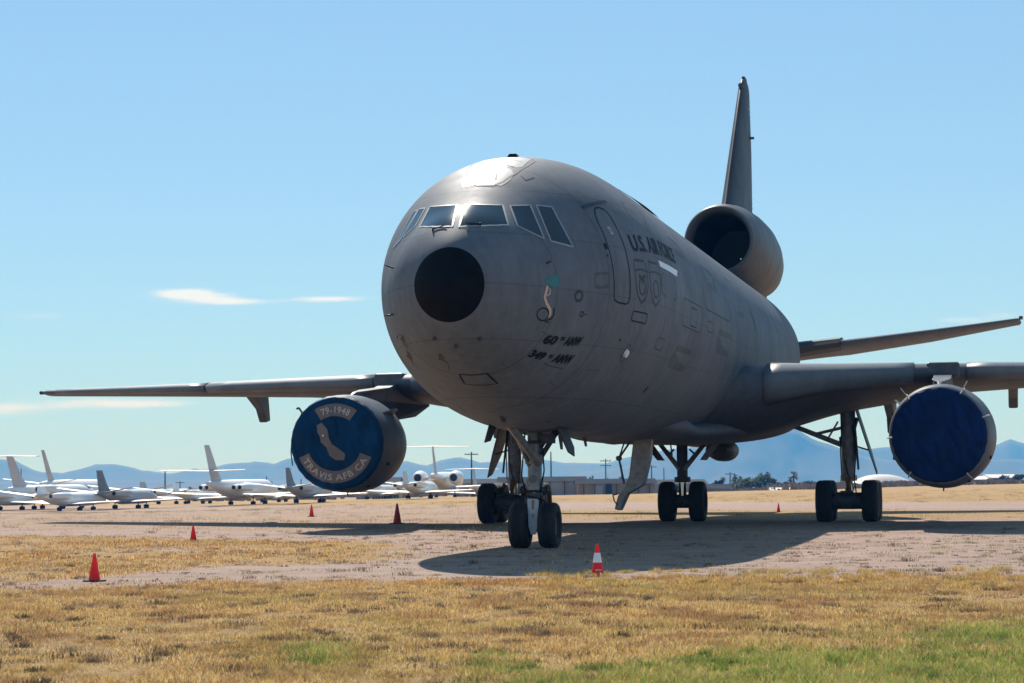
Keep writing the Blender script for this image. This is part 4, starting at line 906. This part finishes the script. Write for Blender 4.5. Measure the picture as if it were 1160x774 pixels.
# main gears
MS = NS+22.07
def main_gear(x0, s0, wing_gear=True):
    sg = 1 if x0 >= 0 else -1; r = .645
    mb = MB()
    top = 3.75 if wing_gear else 2.65
    mb.tube((x0, s0, .62), (x0, s0, 1.5), .125, .125, 18, 1)
    mb.tube((x0, s0, 1.30), (x0, s0, top), .205 if wing_gear else .17, .24 if wing_gear else .18, 20); mb.tube((x0, s0, 1.25), (x0, s0, 1.42), .26, .26, 18); mb.tube((x0, s0, 2.45), (x0, s0, 2.62), .28, .28, 18)
    g = mb.build('main_gear' if wing_gear else 'centre_gear', [M['strut_dark'] if not wing_gear else M['strut'], M['chrome']], plane)
    if wing_gear:
        for a in (-1, 1):
            for b_ in (-1, 1): gear_wheel(g, (x0+a*.70, s0+b_*.81, r-.012), r, .50)
        mb = MB(); mb.tube((x0, s0-1.0, .64), (x0, s0+1.0, .64), .17, .17, 16)
        for b_ in (-1, 1): mb.tube((x0-.80, s0+b_*.81, .64), (x0+.80, s0+b_*.81, .64), .10, None, 14); mb.tube((x0-.42, s0+b_*.81, .64), (x0+.42, s0+b_*.81, .64), .26, None, 18)
        mb.path([(x0-.2, s0-1.0, .9), (x0+.2, s0-1.0, .9)], .05); mb.path([(x0-.3, s0-1.02, .85), (x0-.15, s0-1.05, .5), (x0+.1, s0-1.05, .42), (x0+.3, s0-1.02, .8)], .028)
        mb.build('bogie_beam', M['strut_dark'], g)
        mb = MB(); mb.path([(x0-.06, s0-.24, 1.35), (x0, s0-.55, 1.08), (x0-.02, s0-.2, .78)], .055); mb.path([(x0+.06, s0-.24, 1.35), (x0+.03, s0-.55, 1.08)], .05); mb.build('torque_link', M['rust'], g)
        mb = MB(); inn = -sg
        mb.tube((x0+inn*.15, s0, 2.35), (x0+inn*2.1, s0+.1, 3.15), .085, .075, 12); mb.tube((x0+inn*.20, s0-.05, 2.9), (x0+inn*1.0, s0, 2.72), .05, None, 10); mb.tube((x0+inn*.3, s0-.02, 3.1), (x0+inn*.62, s0, 2.58), .03)
        mb.build('side_brace', M['strut'], g)
        mb = MB(); mb.tube((x0, s0+.2, 2.4), (x0+sg*.15, s0+1.8, 3.2), .08, None, 10); mb.tube((x0+sg*.2, s0, 3.2), (x0+sg*.32, s0-.3, 1.6), .035, None, 8); mb.build('drag_brace', M['strut_dark'], g)
        mb = MB(); mb.path([(x0+.17, s0-.2, 3.0), (x0+.24, s0-.22, 2.0), (x0+.18, s0-.25, 1.3), (x0+.25, s0-.5, .9)], .02, 6); mb.path([(x0-.17, s0-.2, 3.0), (x0-.23, s0-.2, 2.2), (x0-.2, s0-.25, 1.4)], .02, 6); mb.path([(x0-.1, s0-.22, 1.9), (x0-.02, s0-.3, 1.5), (x0+.1, s0-.3, 1.2), (x0+.2, s0-.7, .95)], .018, 6); mb.build('hydraulic_hose', M['black'], g)
        mb = MB(); f = lambda a, b_, t: Vector((x0+sg*(.30+(3.3-b_)*.30+t), s0+a, b_))
        mb.extrude([(-.5, 3.75), (.9, 3.75), (.9, 2.2), (.4, 1.55), (-.1, 1.45), (-.35, 2.2)], f, 0, .04); mb.tube(f(0, 2.2, -.0), (x0+sg*.15, s0, 2.35), .025, None, 8); mb.build('gear_door', M['under'], g, False)
    else:
        for a in (-1, 1): gear_wheel(g, (x0+a*.49, s0, r-.012), r, .50)
        mb = MB(); mb.tube((x0-.6, s0, .64), (x0+.6, s0, .64), .10, None, 14); mb.tube((x0-.2, s0, .64), (x0+.2, s0, .64), .22, None, 14); mb.build('axle', M['strut_dark'], g)
        mb = MB()
        for a in (-1, 1): mb.tube((x0+a*.06, s0-.1, 1.65), (x0+a*.78, s0+.1, 2.55), .085, .07, 12); mb.path([(x0+a*.25, s0-.1, 2.3), (x0+a*.45, s0, 2.1)], .035)
        mb.path([(x0-.35, s0-.15, 2.5), (x0-.3, s0-.15, 2.1), (x0-.5, s0-.1, 2.3)], .025); mb.build('side_brace', M['strut'], g)
        for a in (-1, 1):
            mb = MB(); f = lambda a_, b_, t: Vector((a*(1.15-(2.6-b_)*.75+t), s0+a_, b_)); mb.extrude([(-.9, 2.62), (.9, 2.62), (.7, 1.95), (-.7, 1.95)], f, 0, .04); mb.build('gear_door', M['under'], g, False)
    return g
main_gear(5.33, MS); main_gear(-5.33, MS); main_gear(0, MS+.76, False)
# faired mast hanging from the belly
mb = MB(); ms = 20.0
poly = [(.17, 2.62), (.66, 2.62), (.60, 1.95), (.42, 1.22), (-.02, .98), (-.24, .52), (-.40, .56), (-.30, .92), (-.10, 1.16), (.02, 1.5)]
mb.extrude(poly, lambda a, b_, t: Vector((a+.03, ms+t, b_)), -.22, .22); o = mb.build('belly_mast', M['strut'], plane, False, bevel=.03); o['label'] = 'broad kinked strut hanging below the belly'
mb = MB(); mb.path([(.10, ms-.25, 2.4), (-.22, ms-.25, 1.95), (-.08, ms-.25, 1.25)], .03); mb.path([(-.05, ms-.25, 2.42), (-.22, ms-.25, 1.95)], .022); mb.tube((-.24, ms-.30, 1.95), (-.20, ms-.2, 1.95), .07, None, 10)
mb.path([(-.26, ms-.25, .98), (-.40, ms-.25, .95), (-.36, ms-.25, .78), (-.28, ms-.25, .68)], .02, 6); mb.build('linkage', M['strut_dark'], o)

# ================================================================== TRAFFIC CONES
def make_cone(label, u, v, h, mat, collar=False, base=True, tilt=0):
    X, Y, Z = ground_at(u, v)
    root = empty('traffic_cone', (X, Y, Z-.005), random.uniform(-.5, .5), label, 'traffic cone', 'traffic cones round the tanker')
    root.rotation_euler[0] = tilt
    r0, r1 = h*.20, h*.045; f = lambda y, a, b_: Vector((a, b_, y))
    mb = MB(); mb.lathe([(h*.05, r0*1.06), (h*.09, r0), (h*.93, r1*1.15), (h*.97, r1*1.0), (h, r1*.6), (h, .001)], f, 28)
    mb.build('cone_body', mat, root, angle=50)
    mb = MB(); q = r0*1.55
    pl = []
    for cx, cy, a0 in ((q, q, 0), (-q, q, 90), (-q, -q, 180), (q, -q, 270)):
        for k in range(4): t = R(a0+30*k); pl.append((cx*.85+q*.15*math.cos(t), cy*.85+q*.15*math.sin(t)))
    mb.extrude(pl, lambda a, b_, t: Vector((a, b_, t)), 0, h*.055); mb.build('cone_base', M['conebase'], root, False)
    if collar:
        rr = lambda y: r0+(r1*1.15-r0)*(y/h-.09)/.84
        mb = MB(); mb.lathe([(h*.44, rr(h*.44)+.003), (h*.74, rr(h*.74)+.003)], f, 28); mb.build('reflective_collar', M['reflect'], root)
        mb = MB(); vs, fs = text_geo('SAFE'); vs = fit01(vs)
        mb = MB()
        for k in range(6): # small pale print near the foot
            t = R(-118+11*k); y = h*.20; mb.add([Vector((math.cos(t+dd)*(rr(y+dy)+.004), math.sin(t+dd)*(rr(y+dy)+.004), y+dy)) for dd, dy in ((-.06, 0), (.06, 0), (.06, h*.028), (-.06, h*.028))], [(0, 1, 2, 3)])
        mb.build('printed_band', M['reflect'], root, False)
    return root
make_cone('red traffic cone on the dirt at the far left foreground', 107, 658.5, .44, M['cone'])
make_cone('red cone with a white reflective collar in front of the nose gear', 677, 653, .50, M['cone'], True)
make_cone('red cone beside the tip end of the left wing shadow', 219, 612.5, .41, M['cone'], tilt=.02)
make_cone('tiny red cone near the small parked jets on the left', 353, 585.5, .48, M['cone'])
make_cone('brownish red cone with shadow in its colour standing below the left engine', 450, 593.5, .66, M['conedark'])
make_cone('small red cone beyond the centre and right main wheels', 882, 580.5, .36, M['cone'])

# ================================================================== PARKED JETS IN THE BACKGROUND
def small_jet(label, u, v, D, yaw, s=1.0, tail='low', mat=None, fin_mat=None, L_=13.4, rad=.74, span=13.6, finh=4.6, sweep=.5, nac=.36, nacx=1.2, nacz=1.6, nacy=-3.2, four=False, fuse_z=1.22):
    """a parked jet; (u, v) is the picture of the ground under its tail fin"""
    mat = mat or M['bgwhite']; fin_mat = fin_mat or mat
    X, Y = (u-580)*D/CAM_F, D; yw = R(yaw)
    tl = L_*.44
    px, py = X+tl*s*math.sin(yw), Y+tl*s*math.cos(yw)
    z = float(gz(px, py))
    root = empty('parked_jet', (px, py, z), -yw, label, 'jet', 'retired jets parked in rows'); root.scale = (s, s, s)
    zc = fuse_z; n = 20
    def ring(y, r, dz=0, k=1.0): return [Vector((r*math.cos(2*math.pi*i/n), y, zc+dz+r*k*math.sin(2*math.pi*i/n))) for i in range(n)]
    h2 = L_/2
    mb = MB(); mb.loft([ring(-h2, rad*.10, rad*.65), ring(-h2*.85, rad*.38, rad*.5), ring(-h2*.55, rad*.78, rad*.18), ring(-h2*.25, rad), ring(h2*.45, rad), ring(h2*.62, rad*.93, rad*.05), ring(h2*.78, rad*.70, -rad*.08), ring(h2*.92, rad*.40, -rad*.22), ring(h2, rad*.06, -rad*.32)])
    fu = mb.build('fuselage', mat, root)
    mb = MB(); mb.loft([[Vector((rad*.80*f*math.cos(t), y, zc+rad*.05+rad*.88*f*math.sin(t))) for t in np.linspace(.6, math.pi-.6, 9)] for y, f in ((h2*.60, 1.08), (h2*.72, .96))], False, (False, False)); mb.build('windscreen', M['bgglass'], fu)
    def surf_(tab, sd):   # tab: (x, yLE, z, chord, thick)
        return [[Vector((sd*x, yl-a*ch, zz+b_*tk)) for a, b_ in AF] for x, yl, zz, ch, tk in tab]
    for sd in (1, -1):
        hs = span/2; mb = MB(); mb.loft(surf_([(.2, 1.9, zc-rad*.7, 3.3, .42), (rad, 1.6, zc-rad*.66, 3.0, .36), (hs*.96, 1.6-hs*sweep*.6, zc-rad*.66+hs*.04, 1.35, .16), (hs, 1.4-hs*sweep*.6, zc-rad*.66+hs*.04, .9, .08)], sd)); mb.build('wing', mat, root)
    fy = -h2*.60; ty = -h2*.98; fr = finh-zc
    mb = MB(); mb.loft([[Vector((b_*tk, yl-a*ch, zz)) for a, b_ in AF] for yl, zz, ch, tk in [(fy+.5, zc+rad*.6, 2.7, .30), (fy-fr*.20, zc+fr*.45, 1.9, .24), (fy-fr*.58, finh, 1.15, .15)]]); fin = mb.build('fin', fin_mat, root)
    hz_, hy, hspan = {'T': (finh-.02, fy-fr*.55, span*.36), 'cross': (zc+fr*.42, fy-fr*.38, span*.36), 'low': (zc+rad*.55, fy-1.3, span*.35)}[tail]
    dih = {'T': -.02, 'cross': .02, 'low': .14}[tail]
    for sd in (1, -1):
        hs = hspan/1.15; mb = MB(); mb.loft(surf_([(0, hy+.25, hz_, 1.6, .18), (hs, hy+.25-hs*.42, hz_+hs*dih, .75, .07)], sd)); mb.build('tailplane', mat, root)
    for sd in (1, -1):
        for q in ((0, .95) if four else (0,)):
            mb = MB(); x0 = sd*(nacx+q*nac*1.9); f = lambda y, a, b_: Vector((x0+a, nacy+y, nacz+b_))
            mb.lathe([(-1.9, nac*.55), (-1.9, nac*.7), (-.8, nac*.95), (.4, nac*1.05), (1.2, nac), (1.5, nac*.86), (1.3, nac*.72)], f, 18, 0); mb.lathe([(1.2, nac*.72), (1.1, .01)], f, 18, 1); mb.lathe([(-1.85, nac*.55), (-1.7, .01)], f, 18, 1)
            if q == 0: mb.box((sd*(nacx-nac-.12), nacy, nacz-.02), (max(.3, nacx-nac-rad*.6), 1.6, .14))
            mb.build('engine', [mat, M['bgdark']], root)
    for x, y in ((0, h2*.62), (1.35, .2-sweep), (-1.35, .2-sweep)):
        mb = MB(); mb.tube((x, y, .2), (x, y, zc-rad*.6), .06, None, 8)
        for dx in (-.14, .14): mb.tube((x+dx-.08, y, .2), (x+dx+.08, y, .2), .2, None, 16)
        mb.build('landing_gear', M['bgdark'], root, False)
    return root
J = small_jet
W_, G_, T2 = M['bgwhite'], M['bggrey'], M['bgtan']
J('grey parked jet with a thin dark swept fin on the left', 114, 0, 222, 19, 1.0, 'low', G_, M['greyfin'], L_=12.6, finh=3.95)
J('large white parked jet with a high T tail at the left edge', 15, 0, 232, 25, 1.0, 'T', W_, T2, L_=16, rad=1.0, span=15, finh=5.7, nac=.5, nacx=1.6, nacz=2.1, fuse_z=1.6)
J('white jet parked just in front of the big T tailed jet', 44, 0, 214, 26, .92, 'low', W_, W_, finh=2.7, L_=12.5, span=14)
J('white airliner far behind with a slender patterned fin', 50, 0, 372, 15, 1.0, 'low', W_, T2, L_=27, rad=1.8, span=24, finh=9.3, nac=.7, nacx=4.6, nacz=1.4, nacy=2, fuse_z=2.5)
J('white jet cut off by the left edge of the picture', -22, 0, 226, 20, 1.0, 'low', W_, L_=13.4)
J('white jet whose tailplane crosses halfway up its tall fin', 238, 0, 232, 20, 1.0, 'cross', W_, T2, L_=17, rad=1.05, span=16, finh=6.4, nac=.40, nacx=1.6, nacz=1.9, nacy=-3.5, four=True, fuse_z=1.7)
J('grey white jet with a dark fin below the navy engine cover', 326, 0, 226, 17, 1.0, 'low', G_, M['greyfin'], L_=12.6, finh=3.7, span=14)
J('small white jet between the left engine and the nose wheels', 457, 0, 228, 17, .92, 'low', W_, T2, L_=12, finh=3.15, span=13.4)
J('big T tailed jet with two fat rear engines seen from behind', 489, 0, 300, 8, 1.0, 'T', W_, T2, L_=24, rad=1.3, span=18, finh=7.2, nac=.95, nacx=2.5, nacz=2.9, nacy=-6.5, fuse_z=2.4)
J('distant pale jet with a thin T tail near the nose wheels', 536, 0, 330, 10, 1.0, 'T', T2, T2, L_=13, finh=4.5, span=13)
J('distant white jet parked behind the row, third from left', 158, 0, 320, 24, 1.15, 'low', W_, G_, L_=15, finh=2.9, span=21)
J('distant white jet parked just left of the tall finned one', 196, 0, 300, 20, 1.0, 'low', W_, W_, L_=14, finh=2.7, span=17)
J('distant white jet partly hidden behind the grey white one', 283, 0, 310, 22, 1.0, 'low', W_, W_, L_=14, finh=2.7, span=16)
J('white jet half hidden behind the left engine', 405, 0, 290, 20, 1.0, 'low', W_, G_, L_=14, finh=2.8, span=18)

# ================================================================== POLES
def pole(u, vtop, D, label, arms=1, h_extra=3, r=.16):
    X, Y, Z = at(u, vtop, D); zb = float(gz(X, Y))-.3
    root = empty('utility_pole', (X, Y, zb), 0, label, 'utility pole', 'utility poles on the horizon'); h = Z-zb
    mb = MB(); mb.tube((0, 0, 0), (0, 0, h), r*1.2, r*.8, 8); mb.build('post', M['wood'], root)
    for k in range(arms):
        mb = MB(); mb.box((0, -.2, h-.5-1.1*k), (2.6, .14, .16))
        for x in (-1.1, -.5, .5, 1.1): mb.tube((x, -.2, h-.45-1.1*k), (x, -.2, h-.2-1.1*k), .06, .05, 6)
        mb.build('crossarm', M['wood'], root, False)
pole(187, 534, 640, 'tall thin pole rising between the left jets', 0, r=.22)
pole(204, 545, 640, 'short pole just right of the tall thin pole on the left', 1)
pole(302, 540, 600, 'pole left of the engine cover behind the grey white jet', 0)
pole(341, 543, 600, 'short pole under the navy engine cover', 0)
pole(534, 512, 420, 'dark pole standing left of the nose gear', 1)
pole(624, 512, 420, 'pole standing just right of the nose gear', 0, r=.14)
pole(686, 520, 520, 'pole with two crossarms left of the belly mast', 2)
pole(704, 527, 560, 'pole seen just behind the belly mast', 0)
pole(738, 527, 560, 'thick pole between belly mast and centre wheels', 1)
pole(752, 530, 620, 'short pole right above the dark sheds', 0)
pole(827, 535, 560, 'pole between the round bush and the small tree', 1)
pole(24, 531, 500, 'thin pole behind the T tail at the left edge', 0, r=.12)

# ================================================================== BUILDINGS
def block(name, u0, u1, vt, vb, D, depth, label, cat, wall, roof, over=.5, posts=0, doors=(), group=None):
    x0, _, z1 = at(u0, vt, D); x1, _, zb = at(u1, vb, D); xm = (x0+x1)/2; zg = min(zb, float(gz(xm, D))) - .3
    root = empty(name, (xm, D, zg), 0, label, cat, group); W = x1-x0; H = z1-zg
    mb = MB(); mb.box((0, depth/2, H/2-.15), (W, depth, H-.3)); wl = mb.build('wall', wall, root, False)
    mb = MB(); mb.add([(-W/2-over, -over, H-.3), (W/2+over, -over, H-.3), (W/2+over, depth+over, H-.3), (-W/2-over, depth+over, H-.3), (-W/2-over, depth/2, H+.55), (W/2+over, depth/2, H+.55)],
                   [(0, 1, 5, 4), (2, 3, 4, 5), (1, 2, 5), (3, 0, 4), (3, 2, 1, 0)]); mb.build('roof', roof, root, False)
    for (f0, f1, top, mt) in doors:
        mb = MB(); mb.box((-W/2+W*(f0+f1)/2, -.04, H*top/2), (W*(f1-f0), .1, H*top)); mb.build('door' if top > .5 else 'window', mt, wl, False)
    for k in range(posts):
        mb = MB(); mb.box((-W/2+W*(k+.5)/posts, -.12, H*.45), (.18, .18, H*.9)); mb.build('post', M['wood'], root, False)
    return root
D_ = M['bgdark']; T_ = M['tan']
block('warehouse', 566, 664, 544, 562, 395, 30, 'long low tan warehouse seen behind the nose gear', 'warehouse', T_, M['roofgrey'], posts=6, doors=((.40, .44, .8, D_), (.64, .70, .8, M['wallgrey']), (.12, .2, .7, M['wallgrey'])))
block('warehouse', 655, 742, 546.5, 563, 380, 14, 'tan walled shed with a wide pale door left of the belly mast', 'warehouse', M['scrub'], M['roofgrey'], posts=7, doors=((.20, .32, .8, M['wallgrey']), (.36, .44, .9, D_)))
block('shed', 738, 800, 547, 562, 400, 20, 'dark roofed shed behind the centre wheels', 'shed', M['wallgrey'], D_, doors=((.3, .5, .8, D_),))
block('shed', 800, 828, 552, 560, 420, 20, 'small grey block right of the centre wheels', 'shed', M['wallgrey'], M['roofgrey'])
block('container_stack', 421, 452, 545, 564, 330, 10, 'grey barred structure behind the left engine', 'container', M['wallgrey'], M['bgdark'], .2, posts=9)
block('shed', 520, 566, 546, 556, 430, 14, 'dark low shed just left of the nose gear', 'shed', M['tan'], M['bgdark'])
block('house', 1103, 1124, 542, 547, 560, 12, 'small pale roofed house right of the blue engine cover', 'house', M['tan'], M['tent'], 1.2)
block('house', 1127, 1152, 540, 547, 560, 14, 'white roofed house near the right edge of the picture', 'house', M['tan'], M['tent'], 1.2)
block('shed', 877, 901, 556.0, 559, 408, 6, 'flat white roof low on the horizon', 'shed', M['tan'], M['tent'], .6)
# tent: broad white mound
X, Y, Z = at(1003, 537.5, 520); zg = float(gz(X, Y))-.2; mb = MB(); rings = []
for k in range(9):
    t = k/8; rings.append([Vector((X+7.6*(1-t)**.75*math.copysign(abs(math.cos(a))**.8, math.cos(a)), Y+6+6*(1-t)**.75*math.sin(a), zg+.8+(Z-zg-.8)*math.sin(t*math.pi/2))) for a in np.linspace(0, 2*math.pi, 33)[:-1]])
tent = empty('marquee', (0, 0, 0), 0, 'broad white peaked tent roof between the right wheels and the engine', 'tent')
mb.loft(rings); mb.build('tent_roof', M['tent'], tent, angle=50)
mb = MB()
for k in range(9): mb.tube((X-7+14*k/8, Y+.4+2*abs(k-4)/4, zg-.3), (X-7+14*k/8, Y+.4+2*abs(k-4)/4, zg+1.0), .1, None, 6)
mb.build('tent_posts', M['wood'], tent, False)

# ================================================================== TREES AND SCRUB
def leafy(center, rx, ry, rz, n, size, clumps=14, flat=0.):
    """leaf-clump cards spread through a lumpy crown volume"""
    c0 = Vector(center); cl = [(c0+Vector((random.gauss(0, .42)*rx, random.gauss(0, .42)*ry, random.gauss(0, .36)*rz)), random.uniform(.25, .55)) for _ in range(clumps)]
    vs, fs = [], []
    for _ in range(n):
        c_, r = random.choice(cl); d = Vector((random.gauss(0, 1), random.gauss(0, 1), random.gauss(0, 1))).normalized()*random.random()**.4
        p = c_+Vector((d.x*rx*r, d.y*ry*r, d.z*rz*r)); s = size*random.uniform(.6, 1.4)
        q = Vector((random.gauss(0, 1), random.gauss(0, 1), random.gauss(0, 1))).normalized(); w_ = q.orthogonal().normalized()*s; h_ = q.cross(w_).normalized()*s*.7
        i = len(vs); vs += [p-w_, p-h_*.8, p+w_, p+h_]; fs.append((i, i+1, i+2, i+3))
    mb = MB(); mb.add(vs, fs); return mb
def tree(name, u, vt, vb, D, wpx, label, mat='leaf', n=700, lobes=14, cat='tree'):
    X, Y, Zt = at(u, vt, D); zb = float(gz(X, Y))-.2; H = Zt-zb; W = wpx*D/CAM_F
    root = empty(name, (X, Y, zb), 0, label, cat)
    mb = MB(); mb.tube((0, 0, 0), (W*.03, 0, H*.45), .22, .15, 8)
    for k in range(5): a = k*1.26; mb.tube((W*.03, 0, H*.4), (W*.25*math.cos(a), W*.25*math.sin(a), H*.75), .11, .04, 6)
    mb.build('trunk', M['trunk'], root)
    bs = 1.3 if name == 'bush' else 1.0
    leafy((0, 0, H*.58/bs), W*.42*bs, W*.42, H*.42, n, max(.22, W*.03)*(1.5 if name == 'bush' else 1.0), lobes).build('crown', M[mat], root, False, fix=False)
    return root
tree('bush', 858, 539.5, 551, 470, 44, 'large rounded green bush on the horizon', 'leaf', 3200, 34, 'bush')
tree('bush', 842, 544, 552, 460, 20, 'low green bush left of the large rounded one', 'leaf', 600, 12, 'bush')
tree('bush', 880, 545, 551.5, 470, 22, 'low dark bush right of the large rounded one', 'leafdark', 600, 12, 'bush')
tree('tree', 815, 540.5, 552, 450, 15, 'small dense dark tree right of the centre wheels', 'leafdark', 800, 12)
tree('tree', 808, 546, 552, 452, 9, 'stubby dark tree beside the centre wheels', 'leafdark', 300, 8)
tree('tree', 918, 544, 550, 520, 26, 'long low green tree clump left of the right wheels', 'leafdark', 700, 16)
tree('tree', 1152, 536, 548, 500, 20, 'dark leafy tree at the right edge beside the white roof', 'leafdark', 900, 14)
tree('tree', 1134, 537, 547, 530, 10, 'small tree rising behind the white roof on the right', 'leafdark', 300, 8)
tree('tree', 1113, 540, 547, 620, 26, 'tree clump behind the small pale roofed house', 'leafdark', 600, 12)
tree('shrub', 946, 546, 551, 470, 24, 'low dark shrubs just left of the right main wheels', 'leafdark', 400, 12, 'shrub')
tree('shrub', 1040, 544.5, 549, 500, 30, 'low green shrubs right of the white tent', 'leaf', 500, 14, 'shrub')
tree('shrub', 1088, 543, 548, 520, 26, 'low green shrubs left of the small pale roofed house', 'leafdark', 450, 12, 'shrub')
tree('tree', 757, 547, 556, 460, 10, 'small dark tree over the dark roofed shed', 'leafdark', 250, 8)
tree('tree', 690, 542.5, 550, 520, 8, 'little tree poking over the sheds by the crossarm pole', 'leafdark', 200, 6)
tree('tree', 716, 543, 551, 520, 10, 'little tree poking over the sheds by the belly mast', 'leafdark', 220, 6)
tree('tree', 668, 538, 551, 520, 5, 'tiny round tree above the tan warehouse roof', 'leafdark', 160, 5)
for u, w_, l_ in ((148, 16, 'dark shrubs behind the grey jet on the left'), (216, 14, 'dark shrubs just left of the tall finned jet'), (186, 8, 'dark shrub beside the tall thin pole'), (296, 12, 'dark shrubs left of the grey white jet')):
    tree('tree', u, 553, 563, 430, w_, l_, 'leafdark', 420, 9)
def palm(u, vt, D, label, r=1.5, mat='leafdark'):
    X, Y, Zt = at(u, vt, D); zb = float(gz(X, Y))-.2; H = Zt-zb-r*.5
    root = empty('palm_tree', (X, Y, zb), 0, label, 'palm tree', 'palm trees on the horizon')
    mb = MB(); mb.tube((0, 0, 0), (.15, 0, H), .24, .16, 8); mb.build('trunk', M['trunk'], root)
    mb = MB()
    for k in range(34):
        a = k*2.4; e = random.uniform(-.7, 1.1); d = Vector((math.cos(a)*math.cos(e), math.sin(a)*math.cos(e), math.sin(e))); s_ = d.cross(Vector((0, 0, 1))).normalized()*.16*r
        p0 = Vector((.15, 0, H)); p1 = p0+d*r*.65; p2 = p0+d*r*1.1-Vector((0, 0, r*.35))
        mb.add([p0, p1-s_, p2, p1+s_], [(0, 1, 2, 3)])
    mb.build('fronds', M[mat], root, False, fix=False)
palm(832, 537.5, 520, 'palm left of the large rounded bush', 1.1); palm(838, 540, 540, 'shorter palm at the left shoulder of the rounded bush', 1.0)
palm(869, 535, 560, 'palm rising from behind the rounded bush', 1.0); palm(861, 535.5, 540, 'palm poking out of the top of the rounded bush', .9)
palm(898.5, 535, 460, 'wide topped palm right of the rounded bush', 1.25); palm(894.5, 541, 470, 'short palm beside the wide topped one', .9)
palm(702, 541, 560, 'small palm near the belly mast', .8)
# long brown scrub line along the field's far edge
mb = MB()
vs, fs = [], []
for _ in range(15000):
    u = random.uniform(440, 1230) if random.random() < .8 else random.uniform(-120, 440); D = random.uniform(402, 600); x = (u-580)*D/CAM_F
    if fbm(np.array([u*.03]), np.array([D*.02]), 77)[0] < .42: continue
    z = float(gz(x, D)); hh = random.uniform(.2, 1.5 if u < 960 else .9)*(.6+.9*float(vnoise(np.array([u*.05]), np.array([3.]), 5)[0])); w_ = random.uniform(.2, .7); i = len(vs); a = random.uniform(-.5, .5)
    vs += [(x-w_, D-a, z-.1), (x+w_, D+a, z-.1), (x+w_*.7, D+a, z+hh*.8), (x-w_*.2, D-a, z+hh)]; fs.append((i, i+1, i+2, i+3))
mb.add(vs, fs); tag(mb.build('desert_scrub', M['scrub'], None, False, fix=False), 'low brown scrub and rubble along the far edge of the field', 'scrub', kind='stuff')

# ================================================================== MOUNTAINS
def ridge(name, pts, D, depth, mat, label, rough=1.):
    us = np.linspace(-1500, 2700, 560); base = np.interp(us, [p[0] for p in pts], [p[1] for p in pts])
    rows = []; nr = 12
    crest = []
    for u, v in zip(us, base):
        v = v+(float(fbm(np.array([u*.05]), np.array([D*.01]), 9)[0])-.5)*3.2*rough+(float(fbm(np.array([u*.2]), np.array([D*.01]), 19)[0])-.5)*1.2*rough
        crest.append(at(u, v, D))
    V_ = []
    for j in range(nr+1):
        t = j/nr
        for (x, y, z), u in zip(crest, us):
            yy = D-depth*(1-t) if t < 1 else D; f = t**1.25
            rg = (abs(float(fbm(np.array([u*.045]), np.array([j*.28]), 29)[0])-.5))*(z+30)*.45*math.sin(math.pi*t)
            V_.append((x*yy/D, yy, -42+(z+42)*f-rg if t < 1 else z))
    for (x, y, z), u in zip(crest, us): V_.append((x*1.05, D*1.05+depth*.4, -42))
    n_ = len(us); Fs = [(j*n_+i, j*n_+i+1, (j+1)*n_+i+1, (j+1)*n_+i) for j in range(nr+1) for i in range(n_-1)]
    mb = MB(); mb.add(V_, Fs); o = mb.build(name, mat, None, True, angle=80, fix=False)
    tag(o, label, 'mountains', kind='structure'); return o
M['rock'] = simple('mountain_rock', (.045, .046, .042), .95, 0, .3, .004)
ridge('mountains', [(-260, 512), (-100, 516), (0, 520), (18, 522), (30, 529), (46, 535), (72, 536), (88, 532), (109, 526), (130, 527), (150, 530), (186, 536), (205, 535), (220, 531), (232, 533), (251, 527), (266, 525), (291, 523), (312, 526), (322, 520), (345, 519), (400, 528), (440, 524), (464, 522), (482, 528), (500, 521), (519, 518), (544, 524), (562, 524), (600, 520), (620, 521), (640, 525), (665, 524), (684, 526), (698, 521), (737, 513), (790, 505), (860, 506), (905, 506), (935, 508), (982, 509), (1004, 506), (1050, 508), (1125, 506), (1145, 498), (1162, 503), (1220, 506), (1420, 510)], 6400, 420, M['rock'], 'blue distant mountain range along the whole horizon')
ridge('mountains', [(-260, 545), (560, 545), (640, 540), (700, 531), (737, 521), (790, 505), (840, 494), (878, 486), (894, 484), (906, 488), (921, 498), (950, 507), (985, 518), (1030, 525), (1090, 522), (1140, 520), (1200, 522), (1420, 526)], 5300, 380, M['rock'], 'nearer mountain peak behind the wing root', 1.0)

# ================================================================== HAZE
mb = MB(); x0, x1, y0, y1, z0, z1 = -8000, 8000, -900, 9000, -47, 200
mb.add([(x0, y0, z0), (x1, y0, z0), (x1, y1, z0), (x0, y1, z0), (x0, y0, z1), (x1, y0, z1), (x1, y1, z1), (x0, y1, z1)], [(0, 3, 2, 1), (4, 5, 6, 7), (0, 1, 5, 4), (1, 2, 6, 5), (2, 3, 7, 6), (3, 0, 4, 7)])
hm = bpy.data.materials.new('haze_air'); hm.use_nodes = True; hn = hm.node_tree
for q in list(hn.nodes):
    if q.type == 'BSDF_PRINCIPLED': hn.nodes.remove(q)
pv = hn.nodes.new('ShaderNodeVolumePrincipled'); pv.inputs['Color'].default_value = (.04, .36, 1, 1); pv.inputs['Absorption Color'].default_value = (1, 1, 1, 1); pv.inputs['Density'].default_value = 2.4e-4; pv.inputs['Anisotropy'].default_value = 0.0
hn.links.new(pv.outputs[0], hn.nodes['Material Output'].inputs['Volume'])
hz_ = mb.build('haze', hm, None, False); tag(hz_, 'thin blue desert haze in the distance', 'haze', kind='stuff')
